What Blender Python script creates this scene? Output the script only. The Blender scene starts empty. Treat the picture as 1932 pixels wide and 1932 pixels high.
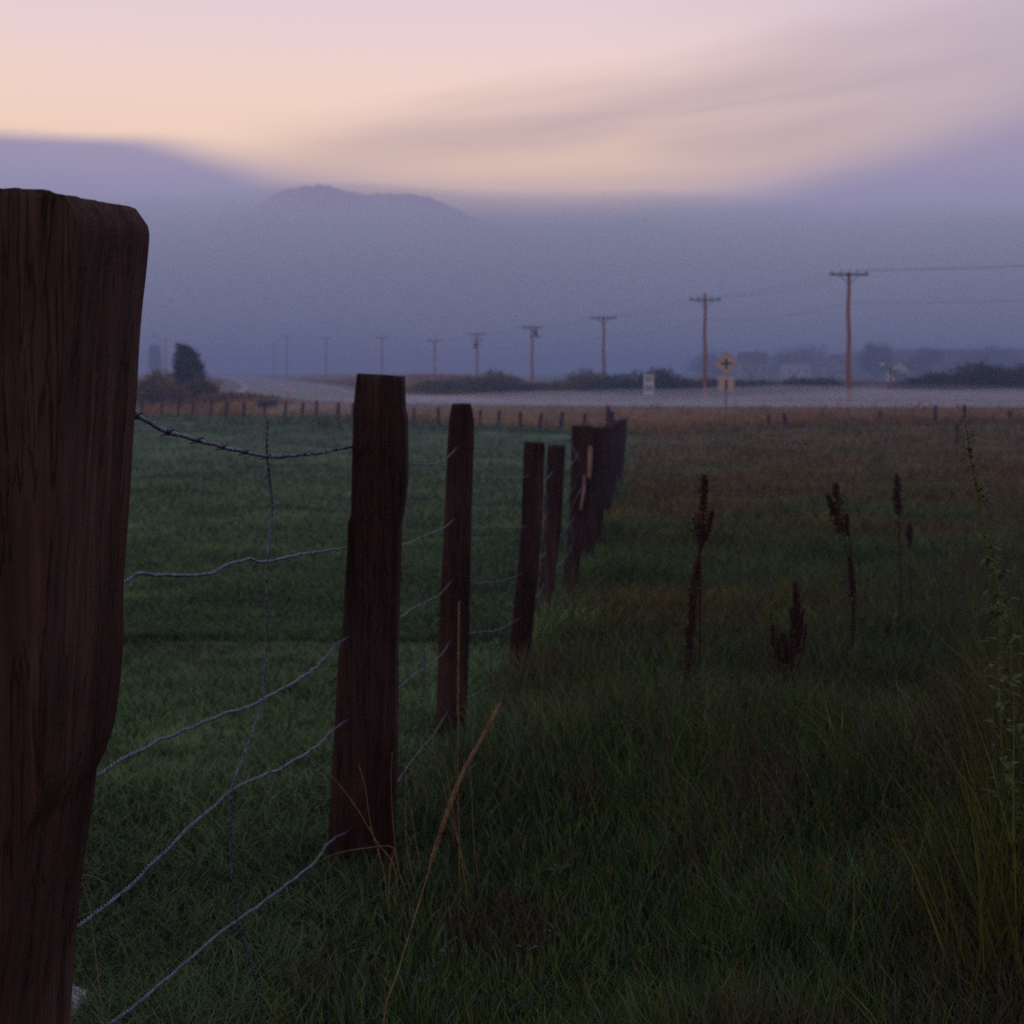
import bpy, bmesh, math, random
import numpy as np
from mathutils import Vector, Matrix, noise as mnoise

R = math.radians
random.seed(7)
rng = np.random.default_rng(7)
S = bpy.context.scene
COL = S.collection

# ---------------------------------------------------------------- camera
F = 2654.0 / 1932.0            # focal length as a fraction of the frame width
cam = bpy.data.cameras.new('camera')
cam_o = bpy.data.objects.new('camera', cam)
COL.objects.link(cam_o)
cam_o.location = (0, 0, 0)
cam_o.rotation_euler = (R(90), 0, 0)
cam.sensor_width = 36.0
cam.lens = 36.0 * F
cam.shift_y = -266.0 / 1932.0
cam.clip_start = 0.05
cam.clip_end = 20000
cam.dof.use_dof = True
cam.dof.focus_distance = 1.95
cam.dof.aperture_fstop = 9.0
S.camera = cam_o

# ---------------------------------------------------------------- sky and light
W = bpy.data.worlds.new("World")
S.world = W
W.use_nodes = True
nt = W.node_tree
nt.nodes.clear()
def N(t, **kw):
    n = nt.nodes.new(t)
    for k, v in kw.items():
        setattr(n, k, v)
    return n
def L(a, b): nt.links.new(a, b)
def M(op, a, b=None, c=None):
    n = N('ShaderNodeMath', operation=op)
    for i, v in enumerate((a, b, c)):
        if v is None: continue
        if isinstance(v, (int, float)): n.inputs[i].default_value = v
        else: L(v, n.inputs[i])
    return n.outputs[0]
def ramp(fac, stops, interp='LINEAR'):
    n = N('ShaderNodeValToRGB')
    cr = n.color_ramp
    cr.interpolation = interp
    while len(cr.elements) < len(stops): cr.elements.new(0.5)
    for e, (p, c) in zip(cr.elements, stops):
        e.position = p
        e.color = (*c, 1) if len(c) == 3 else c
    L(fac, n.inputs[0])
    return n.outputs[0]
def mixc(f, a, b, mode='MIX'):
    n = N('ShaderNodeMix', data_type='RGBA', blend_type=mode)
    if isinstance(f, (int, float)): n.inputs[0].default_value = f
    else: L(f, n.inputs[0])
    for v, i in ((a, 6), (b, 7)):
        if isinstance(v, tuple): n.inputs[i].default_value = (*v, 1)
        else: L(v, n.inputs[i])
    return n.outputs[2]
def smooth(x, lo, hi):
    n = N('ShaderNodeMapRange', interpolation_type='SMOOTHSTEP')
    L(x, n.inputs[0])
    n.inputs[1].default_value = lo; n.inputs[2].default_value = hi
    return n.outputs[0]

tc = N('ShaderNodeTexCoord')
sx = N('ShaderNodeSeparateXYZ'); L(tc.outputs['Generated'], sx.inputs[0])
el = M('DEGREES', M('ARCSINE', M('MINIMUM', M('MAXIMUM', sx.outputs[2], -1.0), 1.0)))
az = M('DEGREES', M('ARCTAN2', sx.outputs[0], sx.outputs[1]))
def cloudnoise(su, sv, scale, detail, off=0.0, dist=0.0):
    c = N('ShaderNodeCombineXYZ')
    L(M('MULTIPLY', az, su), c.inputs[0]); L(M('MULTIPLY', M('ADD', el, M('MULTIPLY', az, -0.10)), sv), c.inputs[1]); c.inputs[2].default_value = off
    n = N('ShaderNodeTexNoise'); n.inputs['Scale'].default_value = scale; n.inputs['Detail'].default_value = detail
    n.inputs['Roughness'].default_value = 0.5; n.inputs['Distortion'].default_value = dist
    L(c.outputs[0], n.inputs['Vector'])
    return n.outputs['Fac']
n1 = cloudnoise(0.06, 0.30, 1.0, 3, 3.1, 0.6)
n2 = cloudnoise(0.07, 0.75, 1.0, 3, 9.4, 0.5)
n3 = cloudnoise(0.05, 0.22, 1.0, 2, 21.0)
# clear upper sky, dusk pink over peach, dimming to the zenith
elr = M('DIVIDE', el, 90.0)
upper = ramp(elr, [(0.0, (1.0, .66, .50)), (0.095, (1.0, .71, .54)), (0.125, (.98, .72, .62)), (0.165, (.84, .67, .73)),
                   (0.25, (.48, .44, .58)), (0.45, (.25, .29, .44)), (1.0, (.15, .21, .43))])
# mauve streaks of cloud, thicker towards the right
streak = M('MULTIPLY', smooth(n2, 0.26, 0.70), M('MULTIPLY', smooth(el, 5.5, 8.0), M('SUBTRACT', 1.0, smooth(el, 10.2, 13.6))))
side = smooth(M('ADD', az, M('MULTIPLY', M('SUBTRACT', el, 8.0), -2.2)), -14.0, 6.0)
upper = mixc(M('MULTIPLY', M('MULTIPLY', streak, side), 0.35), upper, (.52, .39, .42))
bandv = M('ABSOLUTE', M('SUBTRACT', M('ADD', M('ADD', el, M('MULTIPLY', az, -0.10)), M('MULTIPLY', M('SUBTRACT', n1, 0.5), 3.0)), 9.9))
band = M('SUBTRACT', 1.0, smooth(M('DIVIDE', bandv, M('ADD', 1.0, M('MULTIPLY', smooth(az, 0.0, 20.0), 0.8))), 0.0, 2.0))
bandm = M('MULTIPLY', band, M('MULTIPLY', smooth(az, -13.0, 0.0), M('ADD', 0.45, M('MULTIPLY', n2, 0.7))))
upper = mixc(M('MULTIPLY', bandm, 0.72), upper, (.50, .375, .42))
veil = M('MULTIPLY', M('SUBTRACT', 1.0, smooth(el, 6.6, 9.6)), M('MAXIMUM', M('SUBTRACT', 1.0, smooth(az, -9.0, -1.0)), smooth(az, 9.0, 15.0)))
upper = mixc(M('MULTIPLY', veil, 0.7), upper, (.46, .34, .42))
veil2 = M('MULTIPLY', smooth(M('SUBTRACT', 10.6, el), 0.0, 1.6), smooth(az, -13.0, -3.0))
upper = mixc(M('MULTIPLY', veil2, 0.38), upper, (.50, .37, .40))
vright = smooth(M('ADD', az, M('MULTIPLY', n3, 10.0)), 6.0, 34.0)
upper = mixc(M('MULTIPLY', vright, 0.75), upper, (.50, .42, .53))
# the top of the fog: lower in the middle of the view, higher at both sides
azc = M('SUBTRACT', az, 3.5)
lift_l = M('MULTIPLY', smooth(M('MULTIPLY', az, -1.0), 4.5, 15.5), 2.15)
azr = M('MINIMUM', M('MAXIMUM', M('SUBTRACT', az, 3.0), 0.0), 30.0)
lift_r = M('MULTIPLY', M('MULTIPLY', azr, azr), 0.0125)
top = M('ADD', M('ADD', lift_l, lift_r), 6.85)
rel = M('SUBTRACT', M('ADD', M('ADD', el, M('MULTIPLY', M('SUBTRACT', n1, 0.5), M('ADD', 0.3, M('MULTIPLY', smooth(az, -12.0, 2.0), 1.2)))), M('MULTIPLY', M('SUBTRACT', n2, 0.5), 0.5)), top)
sharp = M('ADD', M('MULTIPLY', smooth(az, -17.0, -6.0), 1.2), 0.35)
fogmask = smooth(M('DIVIDE', rel, sharp), -1.0, 1.0)
fog = ramp(elr, [(0.0, (.070, .082, .150)), (0.018, (.115, .128, .235)), (0.035, (.180, .185, .330)), (0.055, (.250, .245, .425)), (0.075, (.31, .285, .45)), (0.11, (.42, .35, .49)), (0.2, (.45, .4, .5))])
skyc = mixc(fogmask, fog, upper)
# the part of the sky behind the camera is the dim blue of dusk
back = smooth(M('ABSOLUTE', az), 60.0, 150.0)
skyc = mixc(M('MULTIPLY', back, 0.8), skyc, ramp(elr, [(0.0, (.20, .17, .19)), (0.2, (.21, .21, .29)), (1.0, (.15, .21, .43))]))
SUN_EL, SUN_AZ = R(4.0), R(215.0)
nish = N('ShaderNodeTexSky', sky_type='NISHITA')
nish.sun_disc = False; nish.sun_elevation = SUN_EL; nish.sun_rotation = SUN_AZ
bg1 = N('ShaderNodeBackground'); L(skyc, bg1.inputs[0]); bg1.inputs[1].default_value = 1.0
bg2 = N('ShaderNodeBackground'); L(nish.outputs[0], bg2.inputs[0]); bg2.inputs[1].default_value = 0.002
add = N('ShaderNodeAddShader'); L(bg1.outputs[0], add.inputs[0]); L(bg2.outputs[0], add.inputs[1])
out = N('ShaderNodeOutputWorld'); L(add.outputs[0], out.inputs[0])

sun = bpy.data.lights.new('sun', 'SUN')
sun.energy = 0.18; sun.angle = R(12); sun.color = (1.0, 0.62, 0.42)
sun_o = bpy.data.objects.new('sun', sun); COL.objects.link(sun_o)
sd = Vector((math.sin(SUN_AZ) * math.cos(SUN_EL), math.cos(SUN_AZ) * math.cos(SUN_EL), math.sin(SUN_EL)))
sun_o.rotation_euler = sd.to_track_quat('Z', 'Y').to_euler()

S.view_settings.view_transform = 'Standard'
S.view_settings.look = 'None'
S.view_settings.exposure = 0
S.view_settings.gamma = 1
S.render.engine = 'CYCLES'
S.cycles.max_bounces = 6
S.cycles.volume_bounces = 4
S.cycles.use_denoising = False
HAZE = 0.0021
FOG_TOP, FOG_D, FOG_C = 216.0, 0.0052, (.93, .965, 1.0)

# ---------------------------------------------------------------- materials
def material(name, color, rough=0.8, spec=0.3, attr=None, noise=None, bump=0.0, scale=(1, 1, 1), cols=None, detail=6, metallic=0.0, gen='Object'):
    m = bpy.data.materials.new(name); m.use_nodes = True
    t = m.node_tree; b = t.nodes['Principled BSDF']
    b.inputs['Roughness'].default_value = rough
    b.inputs['Specular IOR Level'].default_value = spec
    b.inputs['Metallic'].default_value = metallic
    b.inputs['Base Color'].default_value = (*color, 1)
    base = None
    if attr:
        a = t.nodes.new('ShaderNodeAttribute'); a.attribute_name = attr
        base = a.outputs['Color']
    if noise:
        c = t.nodes.new('ShaderNodeTexCoord'); mp = t.nodes.new('ShaderNodeMapping'); mp.inputs['Scale'].default_value = scale
        t.links.new(c.outputs[gen], mp.inputs[0])
        nz = t.nodes.new('ShaderNodeTexNoise'); nz.inputs['Scale'].default_value = noise; nz.inputs['Detail'].default_value = detail
        nz.inputs['Roughness'].default_value = 0.65
        t.links.new(mp.outputs[0], nz.inputs['Vector'])
        rp = t.nodes.new('ShaderNodeValToRGB')
        cs = cols or [(0.3, tuple(v * 0.55 for v in color)), (0.7, tuple(min(1, v * 1.35) for v in color))]
        while len(rp.color_ramp.elements) < len(cs): rp.color_ramp.elements.new(0.5)
        for e, (p, cc) in zip(rp.color_ramp.elements, cs): e.position = p; e.color = (*cc, 1)
        t.links.new(nz.outputs['Fac'], rp.inputs[0])
        if base is not None:
            mx = t.nodes.new('ShaderNodeMix'); mx.data_type = 'RGBA'; mx.blend_type = 'MULTIPLY'; mx.inputs[0].default_value = 1
            t.links.new(base, mx.inputs[6]); t.links.new(rp.outputs[0], mx.inputs[7]); base = mx.outputs[2]
        else:
            base = rp.outputs[0]
        if bump:
            bp = t.nodes.new('ShaderNodeBump'); bp.inputs['Strength'].default_value = 1.0; bp.inputs['Distance'].default_value = bump
            t.links.new(nz.outputs['Fac'], bp.inputs['Height']); t.links.new(bp.outputs[0], b.inputs['Normal'])
    if base is not None: t.links.new(base, b.inputs['Base Color'])
    return m

MAT = {}
MAT['ground'] = material('ground soil and grass', (.05, .06, .03), 0.9, 0.15, attr='tint', noise=3.0, detail=8, bump=0.02, cols=[(0.3, (.6, .6, .6)), (0.7, (1.3, 1.3, 1.3))])
MAT['blade'] = material('grass blade', (.05, .07, .02), 0.7, 0.16, attr='tint')
MAT['road'] = material('road asphalt', (.16, .15, .16), 0.6, 0.4, noise=2.5, detail=8, cols=[(0.3, (.11, .105, .11)), (0.7, (.17, .16, .165))])
MAT['shoulder'] = material('gravel shoulder', (.2, .17, .15), 0.9, 0.2, noise=4.0, detail=8)
MAT['paint_white'] = material('road paint white', (.6, .6, .58), 0.6, 0.3, noise=5.0)
MAT['paint_yellow'] = material('road paint yellow', (.55, .36, .05), 0.6, 0.3, noise=5.0)
MAT['polewood'] = material('pole wood', (.40, .15, .06), 0.85, 0.15, noise=6.0, scale=(6, 6, .3))
MAT['armwood'] = material('crossarm wood', (.07, .05, .045), 0.85, 0.15, noise=6.0, scale=(.5, 4, 4))
MAT['ceramic'] = material('insulator ceramic', (.12, .1, .1), 0.3, 0.5, noise=8.0)
MAT['steel'] = material('galvanised steel', (.22, .22, .24), 0.5, 0.5, noise=12.0)
MAT['can'] = material('grey transformer paint', (.1, .11, .12), 0.5, 0.4, noise=6.0)
MAT['cable'] = material('cable', (.03, .03, .035), 0.6, 0.3, noise=8.0)
MAT['wire'] = material('weathered zinc wire', (.2, .2, .27), 0.5, 0.5, noise=80.0, detail=3, metallic=0.3, cols=[(0.35, (.03, .03, .045)), (0.65, (.17, .17, .25))])
MAT['sign_white'] = material('sign white sheet', (.8, .76, .74), 0.5, 0.4, noise=3.0, cols=[(0.3, (.72, .68, .66)), (0.7, (.85, .8, .78))])
MAT['sign_yellow'] = material('sign yellow sheet', (.72, .56, .44), 0.5, 0.4, noise=3.0, cols=[(0.3, (.68, .50, .38)), (0.7, (.78, .60, .46))])
MAT['sign_green'] = material('sign green sheet', (.05, .35, .24), 0.5, 0.4, noise=3.0)
MAT['sign_black'] = material('sign black', (.02, .02, .02), 0.5, 0.4, noise=3.0)
MAT['red'] = material('red paint', (.45, .05, .05), 0.5, 0.4, noise=3.0)
MAT['marker'] = material('marker plastic', (.75, .38, .2), 0.5, 0.4, noise=3.0)
MAT['leaf_dark'] = material('cedar foliage', (.035, .05, .02), 0.8, 0.2, attr='tint')
MAT['bark'] = material('bark', (.06, .045, .035), 0.9, 0.1, noise=8.0, scale=(4, 4, .5))
MAT['house'] = material('house siding', (.7, .66, .66), 0.8, 0.2, noise=2.0, cols=[(0.3, (.62, .58, .58)), (0.7, (.75, .7, .7))])
MAT['housegrey'] = material('grey siding', (.38, .35, .36), 0.8, 0.2, noise=2.0)
MAT['roof'] = material('shingle roof', (.14, .12, .12), 0.85, 0.2, noise=4.0)
MAT['glass'] = material('window glass', (.05, .06, .08), 0.15, 0.5, noise=2.0)
MAT['dock'] = material('dry dock seeds', (.055, .018, .012), 0.85, 0.12, noise=60.0, detail=3)
MAT['straw'] = material('dry straw', (.30, .17, .07), 0.7, 0.25, noise=40.0, detail=3)
MAT['leafgreen'] = material('green weed', (.080, .105, .014), 0.7, 0.3, noise=30.0, detail=3)
MAT['rock'] = material('pale rock', (.62, .60, .64), 0.7, 0.3, noise=22.0, detail=8, bump=0.02, cols=[(0.36, (.20, .19, .20)), (0.55, (.50, .48, .52))])
MAT['pipe'] = material('culvert pipe', (.03, .03, .035), 0.6, 0.3, noise=5.0)
MAT['mountain'] = material('distant mountain', (.9, .74, .86), 0.95, 0.0, noise=.004, cols=[(0.3, (.86, .70, .82)), (0.7, (.95, .80, .92))])  # fog's pale mauve put into the base colour, so the mountain merges with it
MAT['splinter'] = material('fresh split wood', (.40, .22, .15), 0.8, 0.2, noise=15.0, scale=(6, 6, .6))

def post_material(k_):
    m = bpy.data.materials.new('weathered post wood'); m.use_nodes = True
    t = m.node_tree; b = t.nodes['Principled BSDF']; b.inputs['Roughness'].default_value = 0.85; b.inputs['Specular IOR Level'].default_value = 0.12
    c = t.nodes.new('ShaderNodeTexCoord')
    def nz(scale, vec, detail, rough=.6, dist=0.0):
        mp = t.nodes.new('ShaderNodeMapping'); mp.inputs['Scale'].default_value = vec; t.links.new(c.outputs['Object'], mp.inputs[0])
        n = t.nodes.new('ShaderNodeTexNoise'); n.inputs['Scale'].default_value = scale; n.inputs['Detail'].default_value = detail
        n.inputs['Roughness'].default_value = rough; n.inputs['Distortion'].default_value = dist
        t.links.new(mp.outputs[0], n.inputs['Vector']); return n.outputs['Fac']
    g = nz(110, (1, 1, .05), 6, .75, .3)      # fine grain
    s = nz(18, (1, 1, .06), 3, .5, 1.0)      # broad streaks
    p = nz(5, (1, 1, .5), 5)                 # weather patches
    r1 = t.nodes.new('ShaderNodeValToRGB'); e = r1.color_ramp.elements
    e[0].position = .30; e[0].color = (.030 * k_, .016 * k_, .013 * k_, 1); e[1].position = .72; e[1].color = (.145 * k_, .080 * k_, .062 * k_, 1)
    x = r1.color_ramp.elements.new(.5); x.color = (.078 * k_, .040 * k_, .030 * k_, 1)
    a1 = t.nodes.new('ShaderNodeMath'); a1.operation = 'MULTIPLY_ADD'; a1.inputs[1].default_value = .55; t.links.new(g, a1.inputs[0])
    a0 = t.nodes.new('ShaderNodeMath'); a0.operation = 'MULTIPLY'; a0.inputs[1].default_value = .45; t.links.new(s, a0.inputs[0]); t.links.new(a0.outputs[0], a1.inputs[2])
    t.links.new(a1.outputs[0], r1.inputs[0])
    r2 = t.nodes.new('ShaderNodeValToRGB'); e = r2.color_ramp.elements
    e[0].position = .38; e[0].color = (.7, .55, .5, 1); e[1].position = .65; e[1].color = (1.35, 1.35, 1.4, 1)
    t.links.new(p, r2.inputs[0])
    mx = t.nodes.new('ShaderNodeMix'); mx.data_type = 'RGBA'; mx.blend_type = 'MULTIPLY'; mx.inputs[0].default_value = 1
    t.links.new(r1.outputs[0], mx.inputs[6]); t.links.new(r2.outputs[0], mx.inputs[7]); 
    ck = nz(42, (1, 1, .05), 4, .55, .5)
    d1 = t.nodes.new('ShaderNodeMath'); d1.operation = 'SUBTRACT'; d1.inputs[1].default_value = .5; t.links.new(ck, d1.inputs[0])
    d2 = t.nodes.new('ShaderNodeMath'); d2.operation = 'ABSOLUTE'; t.links.new(d1.outputs[0], d2.inputs[0])
    d3 = t.nodes.new('ShaderNodeMapRange'); d3.inputs[1].default_value = .002; d3.inputs[2].default_value = .016; d3.inputs[3].default_value = .5; t.links.new(d2.outputs[0], d3.inputs[0])
    mc = t.nodes.new('ShaderNodeMix'); mc.data_type = 'RGBA'; mc.blend_type = 'MULTIPLY'; mc.inputs[0].default_value = 1
    t.links.new(mx.outputs[2], mc.inputs[6]); t.links.new(d3.outputs[0], mc.inputs[7]); t.links.new(mc.outputs[2], b.inputs['Base Color'])
    hh_ = t.nodes.new('ShaderNodeMath'); hh_.operation = 'MULTIPLY_ADD'; hh_.inputs[1].default_value = .5; t.links.new(d3.outputs[0], hh_.inputs[0]); t.links.new(a1.outputs[0], hh_.inputs[2])
    bp = t.nodes.new('ShaderNodeBump'); bp.inputs['Distance'].default_value = .009; bp.inputs['Strength'].default_value = 1
    t.links.new(hh_.outputs[0], bp.inputs['Height']); t.links.new(bp.outputs[0], b.inputs['Normal'])
    return m
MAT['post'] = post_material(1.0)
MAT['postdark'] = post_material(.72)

# ---------------------------------------------------------------- helpers
def tag(o, label=None, cat=None, group=None, kind=None):
    if label: o['label'] = label
    if cat: o['category'] = cat
    if group: o['group'] = group
    if kind: o['kind'] = kind
    return o
def empty(name, loc, label, cat, group=None, rz=0):
    o = bpy.data.objects.new(name, None); COL.objects.link(o)
    o.location = loc; o.rotation_euler = (0, 0, rz); o.empty_display_size = .2
    return tag(o, label, cat, group)
def link_mesh(name, me, mat, parent=None, loc=None):
    me.materials.append(mat)
    o = bpy.data.objects.new(name, me); COL.objects.link(o)
    if parent is not None: o.parent = parent
    if loc is not None: o.location = loc
    return o
class MB:
    def __init__(s): s.v = []; s.f = []
    def quadbox(s, c, h, rot=None):
        c = Vector(c); i = len(s.v)
        for dx in (-1, 1):
            for dy in (-1, 1):
                for dz in (-1, 1):
                    p = Vector((dx * h[0], dy * h[1], dz * h[2]))
                    if rot is not None: p = rot @ p
                    s.v.append(tuple(c + p))
        for q in ((0, 1, 3, 2), (4, 6, 7, 5), (0, 4, 5, 1), (2, 3, 7, 6), (0, 2, 6, 4), (1, 5, 7, 3)):
            s.f.append(tuple(i + k for k in q))
        return s
    def tube(s, pts, rad, n=8, cap=True):
        pts = [Vector(p) for p in pts]; m = len(pts)
        if isinstance(rad, (int, float)): rad = [rad] * m
        i0 = len(s.v); up = None
        for k, p in enumerate(pts):
            d = (pts[min(k + 1, m - 1)] - pts[max(k - 1, 0)]).normalized()
            if up is None: up = Vector((0, 1, 0)) if abs(d.y) < .8 else Vector((1, 0, 0))
            a = d.cross(up).normalized(); b = a.cross(d).normalized(); up = b
            for j in range(n):
                t = 2 * math.pi * j / n
                s.v.append(tuple(p + (a * math.cos(t) + b * math.sin(t)) * rad[k]))
        for k in range(m - 1):
            for j in range(n):
                s.f.append((i0 + k * n + j, i0 + k * n + (j + 1) % n, i0 + (k + 1) * n + (j + 1) % n, i0 + (k + 1) * n + j))
        if cap:
            s.f.append(tuple(i0 + j for j in reversed(range(n))))
            s.f.append(tuple(i0 + (m - 1) * n + j for j in range(n)))
        return s
    def prism(s, pts2, y0, y1):      # outline in x,z extruded along y
        i = len(s.v); n = len(pts2)
        for y in (y0, y1):
            for x, z in pts2: s.v.append((x, y, z))
        s.f.append(tuple(i + k for k in range(n))); s.f.append(tuple(i + n + k for k in reversed(range(n))))
        for k in range(n): s.f.append((i + k, i + (k + 1) % n, i + n + (k + 1) % n, i + n + k)[::-1])
        return s
    def build(s, name, mat, parent=None, smooth=False, loc=None):
        me = bpy.data.meshes.new(name); me.from_pydata(s.v, [], s.f); me.update()
        bm = bmesh.new(); bm.from_mesh(me); bmesh.ops.recalc_face_normals(bm, faces=bm.faces); bm.to_mesh(me); bm.free()
        if smooth: me.polygons.foreach_set('use_smooth', [True] * len(me.polygons))
        return link_mesh(name, me, mat, parent, loc)

def at(px, py, Y):               # a point of the place from where the photo (1932 px wide) shows it and how far it is
    return Vector(((px - 966) / 2654 * Y, Y, (700 - py) / 2654 * Y))

def fbm(x, y, s=1.0, o=3, seed=0.0):
    """cheap value noise on arrays"""
    x = np.asarray(x, float) * s + seed; y = np.asarray(y, float) * s + seed * 1.7
    tot = np.zeros(np.broadcast(x, y).shape); amp = 1.0; norm = 0
    for k in range(o):
        xi = np.floor(x).astype(int); yi = np.floor(y).astype(int); fx = x - xi; fy = y - yi
        fx = fx * fx * (3 - 2 * fx); fy = fy * fy * (3 - 2 * fy)
        def h(a, b):
            n = (a * 374761393 + b * 668265263 + k * 1013904223) & 0x7fffffff
            n = ((n ^ (n >> 13)) * 1274126177) & 0x7fffffff
            return ((n ^ (n >> 16)) & 0xffff) / 65535.0
        v = (h(xi, yi) * (1 - fx) + h(xi + 1, yi) * fx) * (1 - fy) + (h(xi, yi + 1) * (1 - fx) + h(xi + 1, yi + 1) * fx) * fy
        tot += v * amp; norm += amp; amp *= .5; x = x * 2.03 + 7.1; y = y * 2.03 + 3.3
    return tot / norm

# ---------------------------------------------------------------- terrain
ROAD = [(400, 60), (200, 66), (90, 74), (60, 77), (32, 79), (11, 81), (0, 85), (-7, 93), (-13, 109), (-20, 130), (-29, 180), (-62, 336), (-101, 500), (-180, 800), (-320, 1300)]
def resample(pts, step):
    P = [Vector((p[0], p[1], 0)) for p in pts]; outp = []
    for i in range(len(P) - 1):
        a = P[max(i - 1, 0)]; b = P[i]; c = P[i + 1]; d = P[min(i + 2, len(P) - 1)]
        n = max(2, int((c - b).length / step))
        for k in range(n):
            t = k / n
            outp.append(.5 * ((2 * b) + (c - a) * t + (2 * a - 5 * b + 4 * c - d) * t * t + (3 * b - a - 3 * c + d) * t ** 3))
    outp.append(P[-1]); return outp
RP = resample(ROAD, 3.0)
RPA = np.array([(p.x, p.y) for p in RP])
def road_dist(x, y):
    x = np.asarray(x, float); y = np.asarray(y, float); sh = x.shape
    q = np.stack([x.ravel(), y.ravel()], 1); best = np.full(len(q), 1e9)
    for k in range(0, len(q), 20000):
        qq = q[k:k + 20000]
        a = RPA[:-1]; b = RPA[1:]; ab = b - a; l2 = (ab ** 2).sum(1)
        t = np.clip(((qq[:, None, :] - a) * ab).sum(2) / l2, 0, 1)
        d = np.linalg.norm(qq[:, None, :] - (a + t[..., None] * ab), axis=2).min(1)
        best[k:k + 20000] = d
    return best.reshape(sh)
def sstep(x, a, b):
    t = np.clip((np.asarray(x, float) - a) / (b - a), 0, 1); return t * t * (3 - 2 * t)
def fence_x(Y): return -0.68 + 0.098 * np.asarray(Y, float)
ROAD_Z = -1.9
def ground_z(x, Y, rd=None):
    x = np.asarray(x, float); Y = np.asarray(Y, float)
    if rd is None: rd = road_dist(x, Y)
    base = np.interp(Y, [-40, 0, 2.4, 3.5, 5.4, 7.2, 9.4, 11.5, 20, 35, 60, 100, 400, 2000],
                     [-1.0, -1.17, -1.23, -1.27, -1.41, -1.60, -1.78, -1.92, -2.22, -2.55, -2.75, -2.7, -2.7, -2.7])
    right = sstep(x - fence_x(Y), 0.5, 10)
    base = base + right * np.interp(Y, [0, 8, 35, 60, 90, 160, 400], [0.02, .05, .15, .42, .45, .4, .4])
    amp = np.interp(Y, [0, 5, 20, 100, 1500], [.03, .08, .13, .25, .6])
    base = base + (fbm(x, Y, .55, 3, 11.3) - .5) * amp * 1.2 + (fbm(x, Y, .06, 2, 4.3) - .5) * np.interp(Y, [0, 20, 200], [0, .2, .8])
    base = base + .36 * sstep(-x, -2, 8) * sstep(Y, 48, 64)
    # bank of dry grass on the far side of the receding road
    xr = np.interp(Y, [95, 109, 130, 180, 336, 500], [-8, -13, -20, -29, -62, -101])
    base = base + 1.25 * sstep(x - xr, 12, 26) * (1 - sstep(x, -12, 2)) * sstep(Y, 120, 190) * (1 - sstep(Y, 420, 520))
    k = 1 - sstep(rd, 7.8, 14.0)
    return base * (1 - k) + (ROAD_Z - .04) * k
def gz(x, y): return float(ground_z(np.array([x]), np.array([y]))[0])

def zone_color(x, Y, rd):
    """albedo of the plants that cover the ground"""
    x = np.asarray(x, float); Y = np.asarray(Y, float)
    left = 1 - sstep(x - fence_x(Y) + (fbm(x, Y, 1.2, 2, 5) - .5) * .8, -.25, .55)
    n1 = fbm(x, Y, .9, 3, 2.2)[..., None]; n2 = fbm(x, Y, .12, 3, 8.2)[..., None]; n3 = fbm(x, Y * 2.2, .35, 3, 33.2)[..., None]
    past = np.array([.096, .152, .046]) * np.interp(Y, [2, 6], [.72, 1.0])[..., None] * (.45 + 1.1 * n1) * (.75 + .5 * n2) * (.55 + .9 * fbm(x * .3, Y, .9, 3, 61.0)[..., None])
    olive = np.array([.076, .130, .022]); brown = np.array([.165, .092, .012])
    far = np.interp(Y, [4, 10, 22, 62], [-.15, .30, .85, 1.1])[..., None]
    mixb = np.clip((n3 - .52) * 2.0 + far * 1.0 - .1 + .8 * np.exp(-((x - 1.7) / .9) ** 2 - ((Y - 4.4) / 1.4) ** 2)[..., None] + (n2 - .5) * 1.0, 0, 1)
    rough = (olive * (1 - mixb) + brown * mixb) * (.65 + .7 * n1)
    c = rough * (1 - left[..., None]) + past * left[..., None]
    # dry verge along the road and beyond the pasture fence
    fy = 62 + (4.2 - x) * .45
    verge = np.maximum(1 - sstep(rd, 10, 24), sstep(Y - fy, -3, 5) * (x < 8))[..., None]
    xr = np.interp(Y, [95, 109, 130, 180, 336, 500], [-8, -13, -20, -29, -62, -101])
    verge = np.maximum(verge, ((x > xr) & (x < -6) & (Y > 125) & (Y < 480))[..., None] * 1.0)
    dry = np.array([.30, .140, .018]) * (.6 + .8 * n1)
    c = c * (1 - verge) + dry * verge
    return c

def add_tint(me, cols, domain='POINT'):
    a = me.color_attributes.new('tint', 'FLOAT_COLOR', domain)
    buf = np.ones((len(cols), 4), np.float32); buf[:, :3] = cols
    a.data.foreach_set('color', buf.ravel())

def np_mesh(name, verts, quads=None, tris=None, cols=None, mat=None, parent=None, smooth=False):
    me = bpy.data.meshes.new(name)
    verts = np.asarray(verts, np.float32)
    nq = 0 if quads is None else len(quads); ntri = 0 if tris is None else len(tris)
    loops = []
    if nq: loops.append(np.asarray(quads, np.int32).ravel())
    if ntri: loops.append(np.asarray(tris, np.int32).ravel())
    loops = np.concatenate(loops)
    me.vertices.add(len(verts)); me.vertices.foreach_set('co', verts.ravel())
    me.loops.add(len(loops)); me.loops.foreach_set('vertex_index', loops)
    me.polygons.add(nq + ntri)
    st = np.concatenate([np.arange(nq) * 4, nq * 4 + np.arange(ntri) * 3]).astype(np.int32)
    me.polygons.foreach_set('loop_start', st)
    me.update(calc_edges=True); me.validate()
    if smooth: me.polygons.foreach_set('use_smooth', [True] * len(me.polygons))
    if cols is not None: add_tint(me, cols)
    return link_mesh(name, me, mat, parent)

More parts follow.
